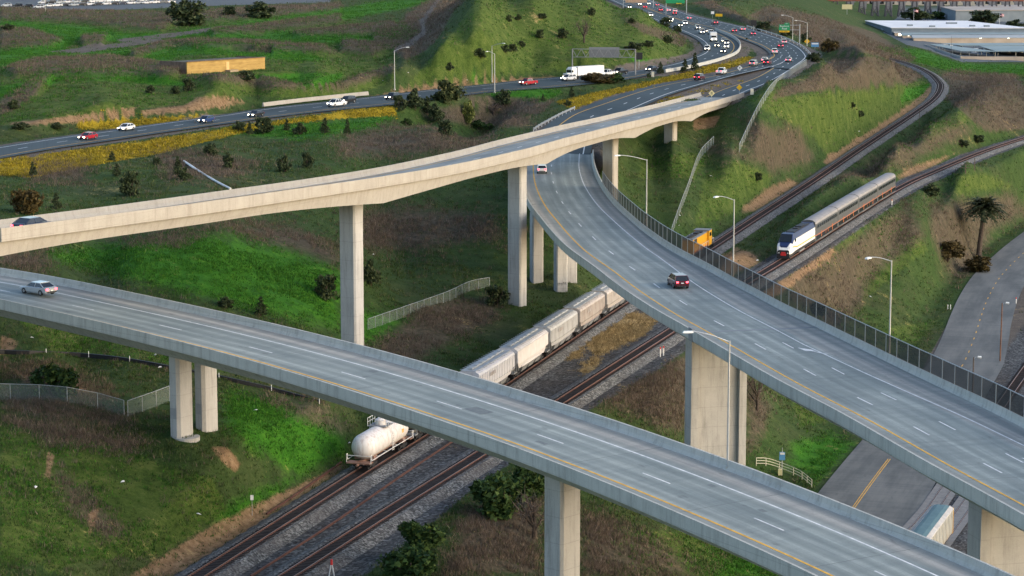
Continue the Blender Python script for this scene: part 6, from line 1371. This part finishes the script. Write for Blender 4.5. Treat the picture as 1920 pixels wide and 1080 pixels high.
def hall(label, roofpx, zr, roofm, wallm, group=None, lamps=(), gable=0.0, units=()):
    c = [P(a, b_, zr) for a, b_ in roofpx]; m_ = sum(c)/len(c); R = thing('storage_building', label, 'building', (m_[0], m_[1], ZS), 0, group); n_ = len(c)
    mb = MB(); mb.add([tuple(p_-np.array([m_[0],m_[1],ZS])) for p_ in c]+[(p_[0]-m_[0], p_[1]-m_[1], -.5) for p_ in c], [(k, (k+1) % n_, n_+(k+1) % n_, n_+k) for k in range(n_)]); mb.build('wall', wallm, R)
    ce = sum(c)/n_; mb = MB(); up = [p_+(p_-ce)*.012+np.array([0,0,.05]) for p_ in c]; mb.add([tuple(p_-np.array([m_[0],m_[1],ZS])) for p_ in up]+[tuple(p_-np.array([m_[0],m_[1],ZS-.45])) for p_ in up], [tuple(range(n_))[::-1], tuple(range(n_, 2*n_))]+[(k, (k+1) % n_, n_+(k+1) % n_, n_+k) for k in range(n_)]); mb.build('roof', roofm, R)
    if gable:
        o_ = np.array([m_[0],m_[1],ZS]); l0, l1 = (up[0]+up[3])/2+np.array([0,0,gable]), (up[1]+up[2])/2+np.array([0,0,gable]); z_ = np.array([0,0,.06])
        mb = MB(); mb.add([tuple(q-o_+z_) for q in (up[0],up[1],l1,l0,up[2],up[3])], [(0,1,2,3),(3,2,4,5),(0,3,5),(1,4,2)]); mb.build('roof_ridge', roofm, R); mb = MB(); mb.cyl(tuple(l0-o_+z_), tuple(l1-o_+z_), .55, .55, 5); mb.build('ridge_cap', M['gwall'], R)
    for a, b_ in units:
        w_ = P(a, b_, zr+.8)-np.array([m_[0],m_[1],ZS]); mb = MB(); mb.box((0,0,0), (4,3,1.8)); o = mb.build('roof_unit', M['gwall'], R); o.location = Vector([float(k) for k in w_])
    for a, b_ in lamps:
        w_ = P(a, b_, zr-.6); mb = MB(); mb.box((0,0,0), (1.3,.6,1.0)); o = mb.build('wall_lamp', M['wlamp'], R); o.location = Vector([float(k) for k in w_-np.array([m_[0],m_[1]+1.2,ZS])])
    return R
hall('white flat-roofed warehouse behind the rows of storage sheds', [(1623,39.5),(1812,40),(1930,53.5),(1672,53)], -10, M['wroof'], M['gwall'], None, (), 0, [(1706,48),(1779,44),(1789,44),(1823,49),(1748,50),(1850,49.5)])
hall('grey warehouse with dusty tan roof at the top right', [(1764,13),(2010,8),(2010,19),(1792,20.5)], -7.5, M['tanroof'], M['gwall'])
hall('storage shed nearest the white warehouse', [(1652,53.5),(2010,53),(2010,57),(1656,57.5)], -13.2, M['tealr'], M['tan'], 'rows of storage sheds', [(1650,54.5),(1783,57.8),(1891,58)], 1.5)
hall('second storage shed from the white warehouse', [(1674,58),(2010,57.8),(2010,62),(1678,62.3)], -13.2, M['greyr'], M['tan'], 'rows of storage sheds', [(1670,59.5),(1684,57.5),(1798,63),(1889,63.5)], 1.5)
hall('third storage shed from the white warehouse', [(1689,62.8),(2010,62.6),(2010,67),(1693,67.2)], -13.2, M['tealr'], M['tan'], 'rows of storage sheds', [(1687,64.5),(1707,63)], 1.5)
hall('storage shed nearest the camera with full tan front wall', [(1709,67.7),(2010,67.4),(2010,71.5),(1713,72)], -13.2, M['greyr'], M['tan'], 'rows of storage sheds', [(1703,67.5),(1838,72.5),(1890,72.8)], 1.5)
def carport(label, roofpx, z):
    c = [P(a, b_, z) for a, b_ in roofpx]; m_ = sum(c)/len(c); R = thing('carport', label, 'carport', (m_[0], m_[1], ZS), 0, 'vehicle carports'); o_ = np.array([m_[0],m_[1],ZS]); mb = MB(); n_ = len(c)
    mb.add([tuple(p_-o_) for p_ in c]+[tuple(p_-o_-np.array([0,0,.3])) for p_ in c], [tuple(range(n_)), tuple(range(n_, 2*n_))[::-1]]+[(k, n_+k, n_+(k+1) % n_, (k+1) % n_) for k in range(n_)]); mb.build('roof', M['tealr'], R)
    for k in range(n_):
        for f in np.linspace(0, 1, 5)[:-1]: p_ = c[k]+(c[(k+1) % n_]-c[k])*f; p_ = m_+(p_-m_)*.95; mb = MB(); mb.cyl((p_[0]-m_[0],p_[1]-m_[1],0),(p_[0]-m_[0],p_[1]-m_[1],z-ZS-.2),.15,.15,5); mb.build('post', M['cbox'], R)
carport('long narrow carport roof just in front of the storage sheds', [(1762,81),(2010,80),(2010,84),(1800,85)], -13); carport('green carport roof slanting behind the grey yard wall', [(1741,82.5),(1766,83),(1870,96.5),(1802,95.5)], -12.8); carport('broad grey carport roof at right behind the tan yard wall', [(1835,85.5),(2010,86),(2010,96.5),(1868,96)], -12.8)
for lb, pts, mat in (('tan perimeter wall in front of the carports', [(1802,116.5),(1850,116.7),(1920,117),(2010,117.5)], M['tan']), ('grey panel wall along left side of the yard', [(1733,92.5),(1750,98.5),(1775,107.5),(1801,116.3)], M['cbar'])):
    p_ = Path(spline([P(a, b_, ZS) for a, b_ in pts], 3)); c = p_.at(p_.L/2); R = thing('yard_wall', lb, 'wall', (c[0], c[1], ZS)); sweep(p_, p_.sub(0, p_.L, 3), [(-.15,-1.5),(.15,-1.5),(.15,3.4),(-.15,3.4)]).build('wall_panel', mat, R, world=True)
    for q in p_.sub(0, p_.L, 9 if mat is not M['tan'] else 24): mb = MB(); mb.box((0,0,.9), (.5,.5,5.2)); o = mb.build('pilaster', mat, R); o.location = Vector([float(k) for k in p_.at(q)])-R.location
RV = thing('camper_van', 'pale camper parked at the left end of the yard', 'van', P(1735,81,ZS), .3, 'vehicles stored in the yard'); mb = MB(); mb.box((0,0,1.9), (7.5,2.5,2.6)); mb.build('body', M['white'], RV); mb = MB(); mb.box((3.9,0,1.3), (1.4,2.3,1.5)); mb.build('cab', M['white'], RV); mb = MB()
for s in (-1, 1): mb.box((.5,s*1.26,2.3), (3.5,.03,.7))
mb.build('window', M['glass'], RV); wheels(RV, (-2.4,2.9), 2.4, .42)
for k, (a, b_) in enumerate(((1748,79),(1764,77.5),(1782,77),(1797,77.5),(1820,77),(1842,77.5),(1868,77),(1890,77.8),(1912,77),(1776,91),(1795,95),(1828,100.5),(1848,100),(1885,100.3),(1905,100))):
    dup(RV, P(a, b_, ZS), .2+k*.37, 'pale camper parked under or beside the yard carports', None, 'campers among the carports')
# trestle
c0, c1 = P(1521,20,-14), P(2000,16,ZS); y0 = 2080.; x0, x1 = (1521-960)/F*y0, (2010-960)/F*y0; R = thing('railway_trestle', 'long railway trestle with rust red girder on dark steel towers at top right', 'bridge', (x0, y0, ZS))
mb = MB(); mb.box(((x1-x0)/2,0,17.4), (x1-x0,3.4,.5)); mb.box(((x1-x0)/2,-1.5,16.0), (x1-x0,.3,2.6)); mb.box(((x1-x0)/2,1.5,16.0), (x1-x0,.3,2.6)); mb.build('girder', M['rustr'], R)
n_ = 19
for k in range(n_):
    x = 8+k*(x1-x0-10)/n_; mb = MB()
    for sx in (-1, 1):
        for sy in (-1, 1): mb.cyl((x+sx*3.2,sy*3.4,-.5),(x+sx*1.6,sy*1.3,14.8),.5,.42,5)
    for sy in (-1, 1): mb.cyl((x-3.2,sy*3.2,.5),(x+2.2,sy*2.2,9.5),.3,.3,4); mb.cyl((x+3.2,sy*3.2,.5),(x-2.2,sy*2.2,9.5),.3,.3,4); mb.box((x,sy*2.2,9.6),(5,.3,.4)); mb.box((x,sy*1.4,14.4),(3.6,.3,.4))
    mb.build('tower', M['tower'], R)
y1 = 2230.
for k in range(15):
    x = (1566-960+k*24)/F*y1; R = thing('bridge_pier', 'grey flared concrete pier behind the trestle towers', 'pier', (x, y1, ZS), 0, 'row of concrete piers behind the trestle'); mb = MB(); mb.box((0,0,4.5), (5.2,3,9.0), 0, 0, 1.25); mb.box((0,0,9.6), (9.2,3.4,1.2)); mb.build('shaft', plain('far_pier_concrete', (0.16,0.165,0.18), .9), R)
R = thing('storage_building', 'long pale building seen between legs of the trestle', 'building', (215, 2420, ZS)); mb = MB(); mb.box((140,0,3.5), (420,20,9)); mb.build('wall', M['cwarm'], R); mb = MB()
for k in range(38): mb.box((-60+k*11,-10.05,3.0),(4,.2,3))
mb.build('window', M['glass'], R); mb = MB(); mb.box((140,0,8.3), (424,22,.6)); mb.build('roof', M['wroof'], R)
for bp, hpx, lb in (((1713,41),24,'flagpole with striped flag in front of the dark trees'),((1874,46),21,'flagpole with big striped flag in front of grey warehouse')):
    g = P(bp[0], bp[1], ZS); s_ = F/g[1]; h = hpx/s_; R = thing('flagpole', lb, 'flagpole', g, 0, 'flagpoles in the yard'); mb = MB(); mb.cyl((0,0,0),(0,0,h),.14,.08,6); mb.build('pole', M['white'], R); mb = MB(); fw, fh = 8/s_, 4.4/s_
    for j in range(7):
        zz = h-.3-j*fh/7; mb.add([(0,-.02,zz),(fw*.5,-.5,zz-fh*.1),(fw,-.1,zz-fh*.35),(fw,-.1,zz-fh*.35-fh/7),(fw*.5,-.5,zz-fh*.1-fh/7),(0,-.02,zz-fh/7)], [(0,5,4,1),(1,4,3,2)], j % 2)
    mb.add([(0,-.06,h-.28),(fw*.42,-.5,h-.3-fh*.08),(fw*.42,-.5,h-.3-fh*.6),(0,-.06,h-.3-fh*.55)], [(0,3,2,1)], 2); mb.build('flag', [plain('flag_red', (.5,.05,.06)), M['white'], M['navy']], R)

# scraps of litter on the slopes
for k, (a, b_) in enumerate(((230,905),(67,915),(372,966),(480,771),(291,667),(300,690),(1275,405),(1333,331),(1273,424),(1356,449),(1420,489),(1632,557),(876,151),(718,152),(765,137),(1290,489),(1500,352),(60,575+60),(655,832),(1610,247),(700,478),(930,545))):
    g = G(a, b_, .06); mb = MB(); s_ = .22+.05*(k % 4); mb.add([(-s_,-s_*.5,0),(s_,-s_*.3,.05),(s_*.7,s_*.6,.16),(-s_*.6,s_*.4,.1),(0,0,.2)], [(0,1,4),(1,2,4),(2,3,4),(3,0,4),(3,2,1,0)]); o = mb.build('litter', M['white']); o.location = [float(q) for q in g]; o.rotation_euler = (0,0,k*1.3); tag(o, 'scrap of white litter lying on a grassy slope', 'litter', 'scraps of litter on the slopes', 'thing')
bpy.context.view_layer.update()
